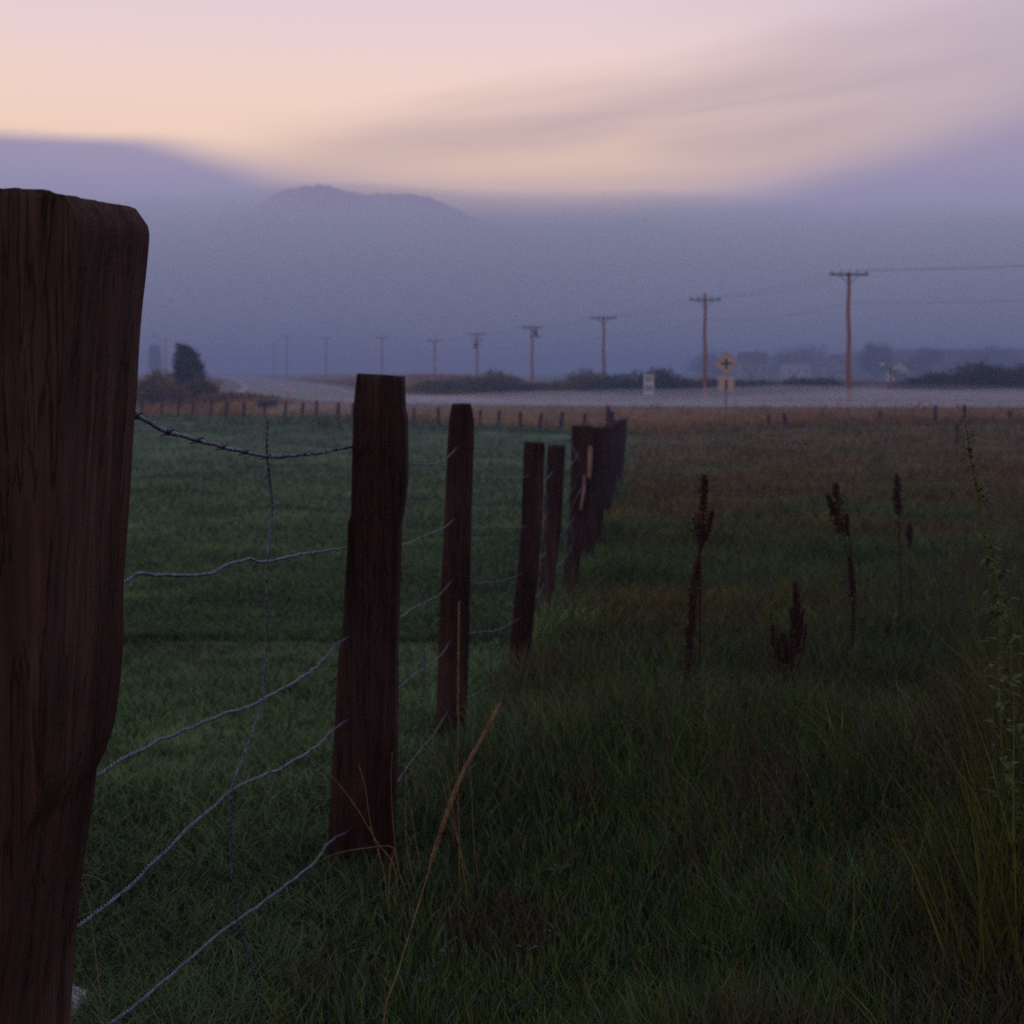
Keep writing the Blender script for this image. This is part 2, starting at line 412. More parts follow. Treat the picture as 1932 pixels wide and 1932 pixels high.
def make_ground():
    ys = [-40.0]
    while ys[-1] < 1480:
        y = ys[-1]; ys.append(y + max(.09, abs(y) * .018 if y > 0 else max(.12, abs(y) * .12)))
    ys = np.array(ys)
    us = np.sinh(np.linspace(-2.6, 2.6, 301)) / np.sinh(2.6)
    wid = np.maximum(ys, 0) * 1.0 + 30
    X = us[None, :] * wid[:, None]; Yg = np.repeat(ys[:, None], 301, 1)
    rd = road_dist(X, Yg); Z = ground_z(X, Yg, rd)
    V = np.stack([X, Yg, Z], -1).reshape(-1, 3)
    n, m = X.shape
    i = (np.arange(n - 1)[:, None] * m + np.arange(m - 1)[None, :]).ravel()
    Q = np.stack([i, i + 1, i + m + 1, i + m], 1)
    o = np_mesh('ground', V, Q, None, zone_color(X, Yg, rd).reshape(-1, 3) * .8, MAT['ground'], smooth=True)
    tag(o, kind='structure', label='dark grassy ground falling away from the fence to the road')
make_ground()

def strip(name, hw0, hw1, z, mat, label=None, dash=None):
    v = []; f = []; acc = 0
    for i, p in enumerate(RP):
        d = (RP[min(i + 1, len(RP) - 1)] - RP[max(i - 1, 0)]).normalized(); nrm = Vector((d.y, -d.x, 0))
        for h in (hw0, hw1): q = p + nrm * h; v.append((q.x, q.y, z))
    for i in range(len(RP) - 1):
        if dash and (i % dash[1]) >= dash[0]: continue
        f.append((2 * i, 2 * i + 1, 2 * i + 3, 2 * i + 2))
    me = bpy.data.meshes.new(name); me.from_pydata(v, [], f); me.update()
    bm = bmesh.new(); bm.from_mesh(me); bmesh.ops.recalc_face_normals(bm, faces=bm.faces)
    if bm.faces and sum(q.normal.z for q in bm.faces) < 0: bmesh.ops.reverse_faces(bm, faces=bm.faces)
    bm.to_mesh(me); bm.free()
    return tag(link_mesh(name, me, mat), label, kind='structure')
strip('road_shoulder', -7.6, 7.6, ROAD_Z - .01, MAT['shoulder'], 'pale gravel shoulders of the misty road')
strip('road', -5.6, 5.6, ROAD_Z, MAT['road'], 'pale grey highway curving away to the left')
strip('road_marking', -5.05, -4.9, ROAD_Z + .005, MAT['paint_white'])
strip('road_marking', 4.9, 5.05, ROAD_Z + .005, MAT['paint_white'])
strip('road_marking', -.22, -.10, ROAD_Z + .005, MAT['paint_yellow'])
strip('road_marking', .10, .22, ROAD_Z + .005, MAT['paint_yellow'])

# mountain standing far beyond the haze
def make_mountain():
    prof = [(300, 470), (400, 430), (470, 398), (500, 376), (530, 358), (560, 350), (600, 347), (640, 351), (660, 361), (700, 364), (750, 363), (790, 365), (820, 372), (850, 388), (890, 408), (960, 430), (1100, 480), (1300, 560)]
    Yr = 6000.0
    xs = np.linspace(260, 1340, 150); zt = (700 - np.interp(xs, [p[0] for p in prof], [p[1] for p in prof])) / 2654 * Yr
    zt = zt + (fbm(xs, xs * 0, .09, 4, 3) - .5) * 22
    ds = np.linspace(-1, 1, 31)
    X = ((xs - 966) / 2654 * Yr)[None, :] + 0 * ds[:, None]
    Yg = Yr + ds[:, None] * 1500 + 0 * X
    Z = zt[None, :] * (1 - np.abs(ds[:, None]) ** 1.15) + (fbm(X, Yg, .004, 4, 6) - .5) * 120 * (np.abs(ds[:, None]) * (1 - np.abs(ds[:, None])) * 4) - 5
    n, m = X.shape; V = np.stack([X, Yg, Z], -1).reshape(-1, 3)
    i = (np.arange(n - 1)[:, None] * m + np.arange(m - 1)[None, :]).ravel()
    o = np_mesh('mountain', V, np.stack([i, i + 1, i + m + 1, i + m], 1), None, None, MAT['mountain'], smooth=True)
    tag(o, 'flat topped mountain barely showing above the fog', kind='structure')
make_mountain()
def make_hill():
    xs = np.linspace(40, 330, 90); ys = np.linspace(500, 700, 30); X, Yg = np.meshgrid(xs, ys)
    k = sstep(X, 40, 170) * (1 - sstep(X, 250, 330)) * (1 - (np.abs(Yg - 600) / 100) ** 2)
    Z = -5 + k * (13.5 + (fbm(X, Yg, .03, 3, 9) - .5) * 5)
    n, m = X.shape; i = (np.arange(n - 1)[:, None] * m + np.arange(m - 1)[None, :]).ravel()
    o = np_mesh('hill', np.stack([X, Yg, Z], -1).reshape(-1, 3), np.stack([i, i + 1, i + m + 1, i + m], 1), None, np.full((n * m, 3), .045) * [1, 1.1, .6], MAT['ground'], smooth=True)
    tag(o, 'dim low wooded hillside in the haze behind the houses', kind='structure')
make_hill()

# ---------------------------------------------------------------- wire fences
def make_post(parent, base, topz, lean, w, d, seed, rz=0.0, profile=None, tilt=0.0, rows=46, name='post', arc=0.0, n=28, detail=False, sides=None, tiltb=0.0):
    """rough squared post; lean = (dx, dy) of the top relative to the base; profile: right-side half-width factors by height"""
    v = []; f = []
    h = topz - base[2]
    zs = np.linspace(-.35 if h > .5 else -.1, h, rows)
    for r, z in enumerate(zs):
        t = max(0, z / h)
        cx = lean[0] * t; cy = lean[1] * t
        for j in range(n):
            a = 2 * math.pi * (j + .5) / n; ca, sa = math.cos(a), math.sin(a)
            k = 22.0 if (detail or sides is not None) else 7.0; q = (abs(ca) ** k + abs(sa) ** k) ** (-1 / k)
            x = q * ca * w / 2; y = q * sa * d / 2
            g = mnoise.noise(Vector((a * 3.5 + seed * 9, z * 1.2, seed))) * .035 + mnoise.noise(Vector((a * 9 + seed * 5, z * 3.0, seed * 2))) * .02
            g += (mnoise.noise(Vector((seed * 3, z * 2.2, a * .6))) ) * .05
            if sides is not None: g *= .3
            if detail: g *= .35
            s = 1 + g
            if detail:
                cr = mnoise.noise(Vector((a * 14 + seed, z * .9, 3.0))); s -= (.006 * max(0, .45 - abs(cr) * 14) + .003 * mnoise.noise(Vector((a * 40, z * 5, 1.0)))) * min(1, (1 - t) * 12) + 0 * mnoise.noise(Vector((a * 40, z * 5, 1.0)))
            x *= s; y *= s
            if sides is not None:
                lz = float(np.interp(z, sides[0], sides[1])); rz_ = float(np.interp(z, sides[0], sides[2])); xe = lz + (rz_ - lz) * (x / (w / 2) + 1) / 2 - cx
                x = xe
            if profile is not None: x = min(x, float(np.interp(z, profile[0], profile[1])) + .004 * mnoise.noise(Vector((y * 30, z * 9, 2.0))) - max(0, -y) * .06)
            zz = z
            if r == rows - 1: s2 = .985; x *= s2; y *= s2
            zz += (x / w) * tilt * t + y * tiltb * t - arc * (x / (w / 2)) ** 2 * (1 if t > .9 else 0) + (mnoise.noise(Vector((x * 60, y * 60, seed))) * .004 if r >= rows - 2 else 0)
            X = x * math.cos(rz) - y * math.sin(rz); Yy = x * math.sin(rz) + y * math.cos(rz)
            v.append((base[0] + cx + X, base[1] + cy + Yy, base[2] + zz))
    for r in range(rows - 1):
        for j in range(n): f.append((r * n + j, r * n + (j + 1) % n, (r + 1) * n + (j + 1) % n, (r + 1) * n + j))
    c = len(v); top = v[(rows - 1) * n:rows * n]
    v.append((sum(p[0] for p in top) / n, sum(p[1] for p in top) / n, sum(p[2] for p in top) / n + .002))
    for j in range(n): f.append(((rows - 1) * n + j, (rows - 1) * n + (j + 1) % n, c))
    me = bpy.data.meshes.new(name); me.from_pydata(v, [], f); me.update()
    me.polygons.foreach_set('use_smooth', [True] * ((rows - 1) * n) + [False] * n)
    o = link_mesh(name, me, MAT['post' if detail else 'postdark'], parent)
    return o

fence = empty('wire_fence', (0, 0, 0), 'long fence of rough dark leaning posts and twisted wire starting in the foreground', 'fence')
# posts: centre px and top px at the top, centre px and bottom px at the ground, width px, distance
P_TOP = {}
def sides_of(Y, ed, b):
    Z = [(700 - e[0]) / 2654 * Y - b.z for e in ed][::-1]
    return (Z, [(e[1] - 966) / 2654 * Y - b.x for e in ed][::-1], [(e[2] - 966) / 2654 * Y - b.x for e in ed][::-1])
def fence_post(Y, xt, yt, xb, yb, wpx, seed, rz=.1, ed=None, **kw):
    t = at(xt, yt, Y); b = at(xb, yb, Y); b.z -= .10
    b.x -= (t.x - b.x) * .10 / max(.2, (t.z - b.z))
    w = wpx / 2654 * Y
    if ed: kw['sides'] = sides_of(Y, ed, b); rz = 0.0; kw.setdefault('rows', 80)
    o = make_post(fence, (b.x, b.y, b.z), t.z, (t.x - b.x, 0), w, w * .95, seed, rz, **kw)
    return o
# the great foreground post
T = at(20, 361, 1.45); base1 = Vector((T.x - .01, 1.45, -1.30))
hh = T.z - base1.z
def zz(py): return (700 - py) / 2654 * 1.53 - base1.z
# right edge measured down the post
edge = [(325, 238), (376, 246), (411, 270), (428, 271), (560, 258), (800, 240), (1000, 229), (1200, 222), (1380, 207), (1430, 192), (1470, 172), (1560, 160), (1780, 132), (1932, 122), (2300, 100)]
W1 = .262
prof_z = []; prof_f = []
for py, px in reversed(edge):
    z = zz(py); t = max(0, z / hh); cx = base1.x + .01 * t
    prof_z.append(z); prof_f.append((px - 966) / 2654 * 1.545 - cx)
p1 = make_post(fence, tuple(base1), T.z, (.01, 0), W1, .235, 1.37, 0.0, profile=(prof_z, prof_f), tilt=-.0315, tiltb=.06, rows=220, arc=.001, n=180, detail=True)
p1['label'] = 'thick weathered post with a chipped top corner, nearest of all'
fence_post(3.56, 720, 708, 682, 1600, 100, 2.2, tilt=-.010, rows=140, n=64, ed=[(706, 677, 761), (765, 671, 763), (772, 671, 763), (782, 670, 767), (900, 668, 768), (970, 667, 760), (984, 661, 756), (1030, 660, 755), (1205, 650, 750), (1220, 644, 749), (1400, 634, 749), (1600, 623, 744), (1700, 618, 742)])
fence_post(5.40, 873, 762, 852, 1350, 48, 3.9, n=48, ed=[(762, 853, 888), (790, 848, 894), (830, 845, 894), (990, 838, 889), (1200, 828, 885), (1350, 824, 880), (1450, 822, 878)])
fence_post(7.20, 1008, 834, 980, 1270, 48, 4.4, tilt=-.01, n=40, ed=[(834, 989, 1028), (1000, 983, 1022), (1100, 973, 1013), (1200, 963, 1003), (1275, 958, 1000), (1350, 955, 998)])
fence_post(9.20, 1048, 840, 1022, 1180, 38, 5.1, n=40, ed=[(840, 1034, 1066), (1000, 1026, 1058), (1100, 1018, 1046), (1180, 1012, 1036), (1250, 1010, 1034)])
o6 = fence_post(11.5, 1098, 803, 1076, 1105, 40, 6.7, n=40, ed=[(803, 1079, 1117), (900, 1077, 1116), (1000, 1072, 1104), (1105, 1060, 1086), (1150, 1058, 1084)])
fence_post(14.0, 1120, 806, 1104, 1040, 34, 7.7, .2)
fence_post(17.0, 1138, 806, 1122, 985, 28, 8.7, .2)
fence_post(21.0, 1152, 802, 1140, 945, 24, 9.7, .2)
fence_post(25.5, 1162, 798, 1152, 915, 20, 10.7, .2)
fence_post(30.5, 1170, 793, 1163, 892, 18, 11.7, .2)
fence_post(36.0, 1176, 790, 1170, 875, 14, 12.7, .2)
for k in range(6):
    Y = 41 + 5 * k; x = fence_x(Y) - .35 - .2 * k
    px = 966 + 2654 * x / Y; g = 700 - gz(x, Y) * 2654 / Y
    fence_post(Y, px + 2, g - 1.15 * 2654 / Y, px, g, .12 * 2654 / Y, 14.0 + k, .2)
# pale splintered strip on the sixth post
sp = MB(); pts = [at(1114, 842, 11.25), at(1113, 870, 11.25), at(1111, 902, 11.25)]
sp.tube(pts, [.016, .020, .012], 6)
sp.tube([at(1103, 896, 11.26), at(1101, 930, 11.26), at(1095, 962, 11.26)], [.012, .013, .006], 6)
spo = sp.build('splinter', MAT['splinter'], fence); spo['label'] = 'pale freshly split wood on a dark post'

def twisted(points, rad, pitch, wob=0.0, seed=0, barb=0.0, n=5):
    """two strands twisted round a path, with barbs"""
    P = [Vector(p) for p in points]; dense = []
    for i in range(len(P) - 1):
        a = P[max(i - 1, 0)]; b = P[i]; c = P[i + 1]; d = P[min(i + 2, len(P) - 1)]
        m = max(2, int((c - b).length / (pitch / 6)))
        for k in range(m):
            t = k / m
            dense.append(.5 * ((2 * b) + (c - a) * t + (2 * a - 5 * b + 4 * c - d) * t * t + (3 * b - a - 3 * c + d) * t ** 3))
    dense.append(P[-1])
    mb = MB(); L0 = 0; s1 = []; s2 = []; r = rad
    for i, p in enumerate(dense):
        if i: L0 += (dense[i] - dense[i - 1]).length
        d = (dense[min(i + 1, len(dense) - 1)] - dense[max(i - 1, 0)]).normalized()
        a = d.cross(Vector((.3, .2, 1) if abs(d.z) < .8 else (0, 1, 0))).normalized(); b = a.cross(d)
        w = Vector((mnoise.noise(Vector((L0 * 14, seed, 0))), mnoise.noise(Vector((L0 * 14, seed, 5))), mnoise.noise(Vector((L0 * 14, seed, 9))))) * wob
        th = 2 * math.pi * L0 / pitch
        off = (a * math.cos(th) + b * math.sin(th)) * r * .95
        s1.append(p + w + off); s2.append(p + w - off)
    mb.tube(s1, r, n); mb.tube(s2, r, n)
    if barb:
        k = 0; step = max(1, int(barb / (pitch / 6)))
        for i in range(step // 2, len(dense) - 2, step):
            p = (s1[i] + s2[i]) / 2; d = (dense[i + 1] - dense[i]).normalized()
            a = d.cross(Vector((.3, .2, 1))).normalized(); b = a.cross(d)
            ring = []
            for q in range(13):
                th = q / 12 * 4 * math.pi
                ring.append(p + d * (q / 12 - .5) * r * 5 + (a * math.cos(th) + b * math.sin(th)) * r * 2.3)
            mb.tube([p + (a * .8 + b * .5) * .013 - d * r * 2] + ring + [p - (a * .7 + b * .6) * .013 + d * r * 2], r * .7, 4)
    return mb

def on_fence(px, py):
    Y = 1805.0 / (1226 - px) + .33 * float(sstep(px, 545, 632)); return at(px, py, min(Y, 3.6))
near = {
 0: [(150, 735), (205, 760), (245, 779), (262, 785), (300, 808), (350, 824), (400, 838), (450, 850), (500, 860), (535, 861), (560, 858), (610, 853), (665, 842), (712, 835)],
 1: [(150, 1110), (228, 1100), (265, 1082), (300, 1084), (340, 1086), (390, 1083), (415, 1072), (440, 1062), (470, 1054), (500, 1060), (560, 1047), (610, 1040), (655, 1034), (705, 1030)],
 2: [(120, 1492), (172, 1467), (240, 1428), (300, 1397), (360, 1372), (420, 1348), (470, 1332), (497, 1318), (530, 1302), (560, 1284), (600, 1255), (640, 1213), (690, 1190)],
 3: [(90, 1785), (128, 1758), (190, 1716), (250, 1668), (330, 1587), (380, 1540), (437, 1492), (475, 1470), (520, 1454), (560, 1432), (605, 1402), (628, 1376), (680, 1345)],
 4: [(120, 2010), (210, 1932), (290, 1868), (380, 1790), (440, 1742), (500, 1700), (560, 1655), (600, 1620), (622, 1588), (680, 1560)],
}
# the posts further down the line, wires fixed to them at falling heights
LINE = [(3.56, 720, 708, 682, 1600), (5.40, 873, 762, 852, 1350), (7.20, 1008, 834, 980, 1270), (9.20, 1048, 840, 1022, 1180), (11.5, 1098, 803, 1076, 1105),
        (14.0, 1120, 806, 1104, 1040), (17.0, 1138, 806, 1122, 985), (21.0, 1152, 802, 1140, 945), (25.5, 1162, 798, 1152, 915), (30.5, 1170, 793, 1163, 892), (36.0, 1176, 790, 1170, 875)]
fr = [.86, .635, .44, .25, .03]
for wv in range(5):
    mb = twisted([on_fence(*q) for q in near[wv]], .0015 if wv else .0019, .020, .0030, wv * 3.1, barb=.125 if wv == 0 else 0)
    o = mb.build('wire', MAT['wire'], fence, smooth=True)
    if wv == 0: o['label'] = 'sagging top strand with barbs'
    pts = []
    for i, (Y, xt, yt, xb, yb) in enumerate(LINE):
        f_ = fr[wv]
        q = at(xb + (xt - xb) * f_, yb + (yt - yb) * f_, Y)
        if i == 0: q = on_fence(*near[wv][-1])
        if pts:
            p = pts[-1]
            for k in (1, 2, 3):
                t = k / 4; s = .05 if wv == 0 else .022
                pts.append(p.lerp(q, t) + Vector((random.uniform(-.008, .008), 0, -4 * t * (1 - t) * s + random.uniform(-.012, .012))))
        pts.append(q)
    twisted(pts, .0013, .06, .003, wv * 7.7, barb=0, n=4).build('wire', MAT['wire'], fence, smooth=True)
stay = [(505, 795), (503, 850), (508, 900), (513, 950), (511, 1000), (504, 1060), (502, 1130), (503, 1200), (500, 1280), (496, 1322), (480, 1370), (462, 1420), (437, 1491), (434, 1560), (436, 1610), (441, 1680), (448, 1738), (464, 1790), (478, 1830), (490, 1885), (495, 1940), (500, 1990)]
twisted([on_fence(*q) for q in stay], .0013, .022, .001, 2.2).build('wire_stay', MAT['wire'], fence, smooth=True)
for (px, Y, top, bot) in ((797, 4.3, 960, 1470), (925, 6.2, 850, 1290), (1032, 8.1, 850, 1200)):
    pts = [at(px + random.uniform(-3, 3), top + (bot - top) * t / 8, Y) for t in range(9)]
    twisted(pts, .0013, .03, .001, px).build('wire_stay', MAT['wire'], fence, smooth=True)
# slack tangle of wire by the sixth post
tg = [at(1078, 838, 11.2), at(1092, 868, 11.15), at(1104, 895, 11.2), at(1098, 920, 11.2), at(1082, 950, 11.15), at(1076, 985, 11.2), at(1082, 1015, 11.2), at(1070, 1050, 11.2)]
twisted(tg, .003, .05, .002, 4).build('loose_wire', MAT['wire'], fence, smooth=True)

# crossing fence at the far side of the pasture
cf = empty('wire_fence', (0, 0, 0), 'row of small dark posts crossing the far edge of the green pasture', 'fence')
tops = []
for k in range(27):
    t = k / 26; x = 4.2 + (-21 - 4.2) * t; Y = 62 + (4.2 - x) * .45
    x += random.uniform(-.15, .15); g = gz(x, Y); h = random.uniform(.8, 1.0)
    make_post(cf, (x, Y, g), g + h, (random.uniform(-.02, .12), 0), random.uniform(.11, .15), .12, 30 + k, .2, rows=6)
    tops.append((x, Y, g, h))
for f_ in (.85, .5, .2):
    mb = MB(); mb.tube([(x + .05 * f_, Y, g + h * f_) for x, Y, g, h in tops], .004, 4); mb.build('wire', MAT['wire'], cf)
# short roadside fence at the right
rf = empty('wire_fence', (0, 0, 0), 'few short roadside fence posts in front of the road on the right', 'fence')
tops = []
for px in (1450, 1480, 1660, 1765, 1820, 1905):
    Y = 63.0; x = (px - 966) / 2654 * Y; g = gz(x, Y); h = {1765: .75, 1820: .8}.get(px, .55)
    make_post(rf, (x, Y, g), g + h, (0, 0), .13, .12, px * .1, .2, rows=6); tops.append((x, Y, g, h))
for f_ in (.8, .45):
    mb = MB(); mb.tube([(x, Y, g + .6 * f_) for x, Y, g, h in tops], .004, 4); mb.build('wire', MAT['wire'], rf)

# ---------------------------------------------------------------- utility poles
POLES = [(1601, 513, 90), (1330, 553, 112), (1139, 597, 138), (1004, 615, 168), (900, 628, 202), (820, 641, 240), (721, 636, 285), (615, 637, 335), (541, 634, 380), (517, 650, 440), (312, 640, 330)]
PL = ['tallest pole nearest the camera, right of the diamond sign', 'pole beside the yellow diamond sign, pin standing above its crossarm', 'pole left of the white rectangular sign', 'pole with a double arm and a round can below the top',
      'pole with short lower arms, right of the pole with a pale band', 'thin pole with a small pale band near its foot', 'faint pole just right above the second fence post', 'faint far pole above the curve of the road', 'taller of the two faintest poles standing close together', 'shorter of the two faintest poles standing close together', 'very faint far pole just left of the dark columnar tree']
arm_pts = []
for i, (px, py, Y) in enumerate(POLES):
    x = (px - 966) / 2654 * Y; topz = (700 - py) / 2654 * Y; g = gz(x, Y) - .05
    root = empty('utility_pole', (x, Y, g), 'wooden utility ' + PL[i], 'utility pole', 'utility poles along the road')
    H = topz - g; lean = .0
    mb = MB(); k = 12
    mb.tube([(0.0 + .03 * math.sin(j * 1.3 + i), 0, H * j / k - (.5 if j == 0 else 0)) for j in range(k + 1)], [.17 - .06 * j / k for j in range(k + 1)], 12)
    mb.build('pole', MAT['polewood'], root, smooth=True)
    aw = 1.25; az_ = H - (.55 if i == 1 else .18); rot = Matrix.Rotation(R(-16), 3, 'Z')
    MB().quadbox((0, -.15, az_), (aw, .05, .06), None).build('crossarm', MAT['armwood'], root)
    if i < 8:
        for s in (-1, 1):
            MB().tube([(s * .62, -.17, az_ - .05), (0, -.16, az_ - .62)], .022, 6).build('brace', MAT['armwood'], root)
    if i == 3:
        MB().quadbox((0.35, -.15, az_ - 1.15), (.75, .05, .06)).build('crossarm', MAT['armwood'], root)
        MB().tube([(.42, -.25, az_ - 1.0), (.42, -.25, az_ - .2)], .22, 12).build('transformer', MAT['can'], root, smooth=True)
    if i == 4:
        MB().quadbox((0, -.15, az_ - .9), (.95, .05, .06)).build('crossarm', MAT['armwood'], root)
        MB().quadbox((0, -.15, az_ - 1.5), (.6, .05, .06)).build('crossarm', MAT['armwood'], root)
        MB().tube([(-.3, -.3, az_ - 2.0), (-.3, -.3, az_ - 1.2)], .2, 12).build('transformer', MAT['can'], root, smooth=True)
    if i == 5:
        b = MB().tube([(0, 0, 2.0), (0, 0, 2.35)], .22, 12).build('reflector_band', MAT['sign_white'], root, smooth=True)
    offs = (-1.12, -.5, .5, 1.12)
    for s in offs:
        MB().tube([(s, -.15, az_ + .05), (s, -.15, az_ + .12), (s, -.15, az_ + .15), (s, -.15, az_ + .2), (s, -.15, az_ + .24)], [.02, .02, .055, .05, .03], 8).build('insulator', MAT['ceramic'], root, smooth=True)
    if i < 10: arm_pts.append([Vector((x + s, Y - .15, g + az_ + .24)) for s in offs] + [Vector((x, Y - .14, g + H - 2.0))])
first = [p + Vector((34, -24, .7)) for p in arm_pts[0]]
nm = ['power wire strung along the left ends of the pole crossarms', 'power wire strung left of the pole tops', 'power wire strung right of the pole tops', 'power wire strung along the right ends of the pole crossarms', 'low thick cable strung under the crossarms of the poles']
for wv in range(5):
    seq = [first[wv]] + [a[wv] for a in arm_pts]; pts = []
    for a, b in zip(seq[:-1], seq[1:]):
        for k in range(12):
            t = k / 12; pts.append(a.lerp(b, t) + Vector((0, 0, -4 * t * (1 - t) * .45)))
    pts.append(seq[-1])
    MB2 = MB(); MB2.tube(pts, .004 if wv < 4 else .009, 5)
    tag(MB2.build('power_wire', MAT['cable'], None), nm[wv], 'wire', 'wires between the utility poles')

# ---------------------------------------------------------------- signs
def text_mesh(body, size, name, mat, parent, loc):
    c = bpy.data.curves.new(name, 'FONT'); c.body = body; c.size = size; c.align_x = 'CENTER'; c.align_y = 'CENTER'; c.extrude = .002; c.offset = size * .02
    o = bpy.data.objects.new(name, c); COL.objects.link(o)
    bpy.context.view_layer.update()
    me = bpy.data.meshes.new_from_object(o.evaluated_get(bpy.context.evaluated_depsgraph_get())); bpy.data.objects.remove(o)
    o = link_mesh(name, me, mat, parent); o.location = loc; o.rotation_euler = (R(90), 0, 0); return o
def sheet(outline, y0, y1): return MB().prism(outline, y0, y1)
# yellow diamond
Y = 70.0; x = (1370 - 966) / 2654 * Y; g = gz(x, Y)
root = empty('road_sign', (x, Y, g), 'yellow diamond crossroads warning sign with a plaque under it, beside a tall pole', 'road sign', rz=0)
zc = (700 - 686) / 2654 * Y - g; r = .60
MB().quadbox((0, .05, (zc + r) / 2 - .1), (.04, .035, (zc + r) / 2 + .1)).build('post', MAT['steel'], root)
d = []
for a in range(4):
    for e in (-1, 1):
        th = R(90 * a) + e * .07; rr = r * .965
        d.append((rr * math.cos(th), zc + rr * math.sin(th)))
p = sheet(d, -.004, .0).build('sign_panel', MAT['sign_yellow'], root)
b = MB()
b.quadbox((0, -.008, zc), (.055, .0025, .28)); b.quadbox((-.17, -.008, zc), (.113, .0025, .055)); b.quadbox((.17, -.008, zc), (.113, .0025, .055))
b.build('cross_symbol', MAT['sign_black'], p)
bd = MB()
for a in range(4):
    p0 = Vector((math.cos(R(90 * a)), 0, math.sin(R(90 * a)))) * r * .88; p1_ = Vector((math.cos(R(90 * a + 90)), 0, math.sin(R(90 * a + 90)))) * r * .88
    o_ = Vector((0, -.007, zc)); bd.tube([p0 * .985 + p1_ * .015 + o_, p1_ * .985 + p0 * .015 + o_], .008, 4)
bd.build('border', MAT['sign_black'], p)
zp = (700 - 724) / 2654 * Y - g
q = sheet([(-.40, zp - .38), (.40, zp - .38), (.40, zp + .38), (-.40, zp + .38)], -.004, .0).build('plaque', MAT['sign_yellow'], root)
b = MB(); b.quadbox((0, -.008, zp - .06), (.06, .0025, .27)); b.build('symbol', MAT['sign_black'], q)
# white rectangular sign
Y = 90.0; x = (1224 - 966) / 2654 * Y; g = gz(x, Y)
root = empty('road_sign', (x, Y, g), 'white upright rectangular road sign with dark lettering standing in the mist', 'road sign')
z1 = (700 - 707) / 2654 * Y - g; z0 = (700 - 745) / 2654 * Y - g; w = .33; c_ = .05
MB().quadbox((0, .05, z1 / 2 - .1), (.035, .035, z1 / 2 + .05)).build('post', MAT['steel'], root)
p = sheet([(-w + c_, z0), (w - c_, z0), (w, z0 + c_), (w, z1 - c_), (w - c_, z1), (-w + c_, z1), (-w, z1 - c_), (-w, z0 + c_)], -.004, 0).build('sign_panel', MAT['sign_white'], root)
zm = (z0 + z1) / 2; hgt = z1 - z0
text_mesh('SPEED', .18, 'lettering', MAT['sign_black'], p, (0, -.008, zm + hgt * .34))
text_mesh('LIMIT', .18, 'lettering', MAT['sign_black'], p, (0, -.008, zm + hgt * .20))
text_mesh('55', .50, 'lettering', MAT['sign_black'], p, (0, -.008, zm - hgt * .17))
# green street name sign on a red post
Y = 98.0; x = (1680 - 966) / 2654 * Y; g = gz(x, Y)
root = empty('street_sign', (x, Y, g), 'small green street name blades on a red post at the side road', 'street sign')
zt = (700 - 696) / 2654 * Y - g
MB().quadbox((0, 0, zt / 2), (.05, .05, zt / 2)).build('post', MAT['red'], root)
MB().quadbox((-.25, 0, zt + .07), (.42, .012, .07), Matrix.Rotation(R(12), 3, 'Z')).build('name_blade', MAT['sign_green'], root)
MB().quadbox((.25, 0, zt - .16), (.45, .012, .08), Matrix.Rotation(R(-25), 3, 'Z')).build('name_blade', MAT['sign_green'], root)
MB().quadbox((-.55, 0.1, zt + .32), (.16, .02, .10)).build('white_panel', MAT['sign_white'], root)
# marker posts and culvert
for (px, yt, yb, Y, lean, lab, mt) in ((546, 733, 752, 100, -.25, 'leaning orange marker post by the dark culvert', 'marker'), (605, 722, 734, 165, 0, 'small pale marker post on the far road bank', 'sign_white')):
    a = at(px, yt, Y); g = gz(a.x, Y); h = a.z - g
    root = empty('marker_post', (a.x, Y, g), lab, 'marker post')
    MB().tube([(0, 0, 0), (lean, 0, h)], .09, 6).build('post', MAT[mt], root)
    MB().tube([(lean, 0, h * .8 + .01), (lean, 0, h + .03)], .11, 6).build('reflector', MAT['sign_white'], root)
a = at(505, 751, 84); g = gz(a.x, 84)
cv = empty('culvert', (a.x, 84, g), 'dark culvert pipe end lying in the brown bank under the road', 'culvert')
mb = MB(); ring = 20
v = []
for k in range(2):
    for rr in (.24, .19):
        for j in range(ring):
            t = 2 * math.pi * j / ring; v.append((-.55 + 1.1 * k, rr * math.cos(t), .24 + rr * math.sin(t)))
mb.v = v
for j in range(ring):
    jn = (j + 1) % ring
    mb.f += [(j, jn, 2 * ring + jn, 2 * ring + j), (ring + jn, ring + j, 3 * ring + j, 3 * ring + jn), (j, ring + j, ring + jn, jn), (2 * ring + jn, 3 * ring + jn, 3 * ring + j, 2 * ring + j)]
mb.build('pipe', MAT['pipe'], cv, smooth=True)

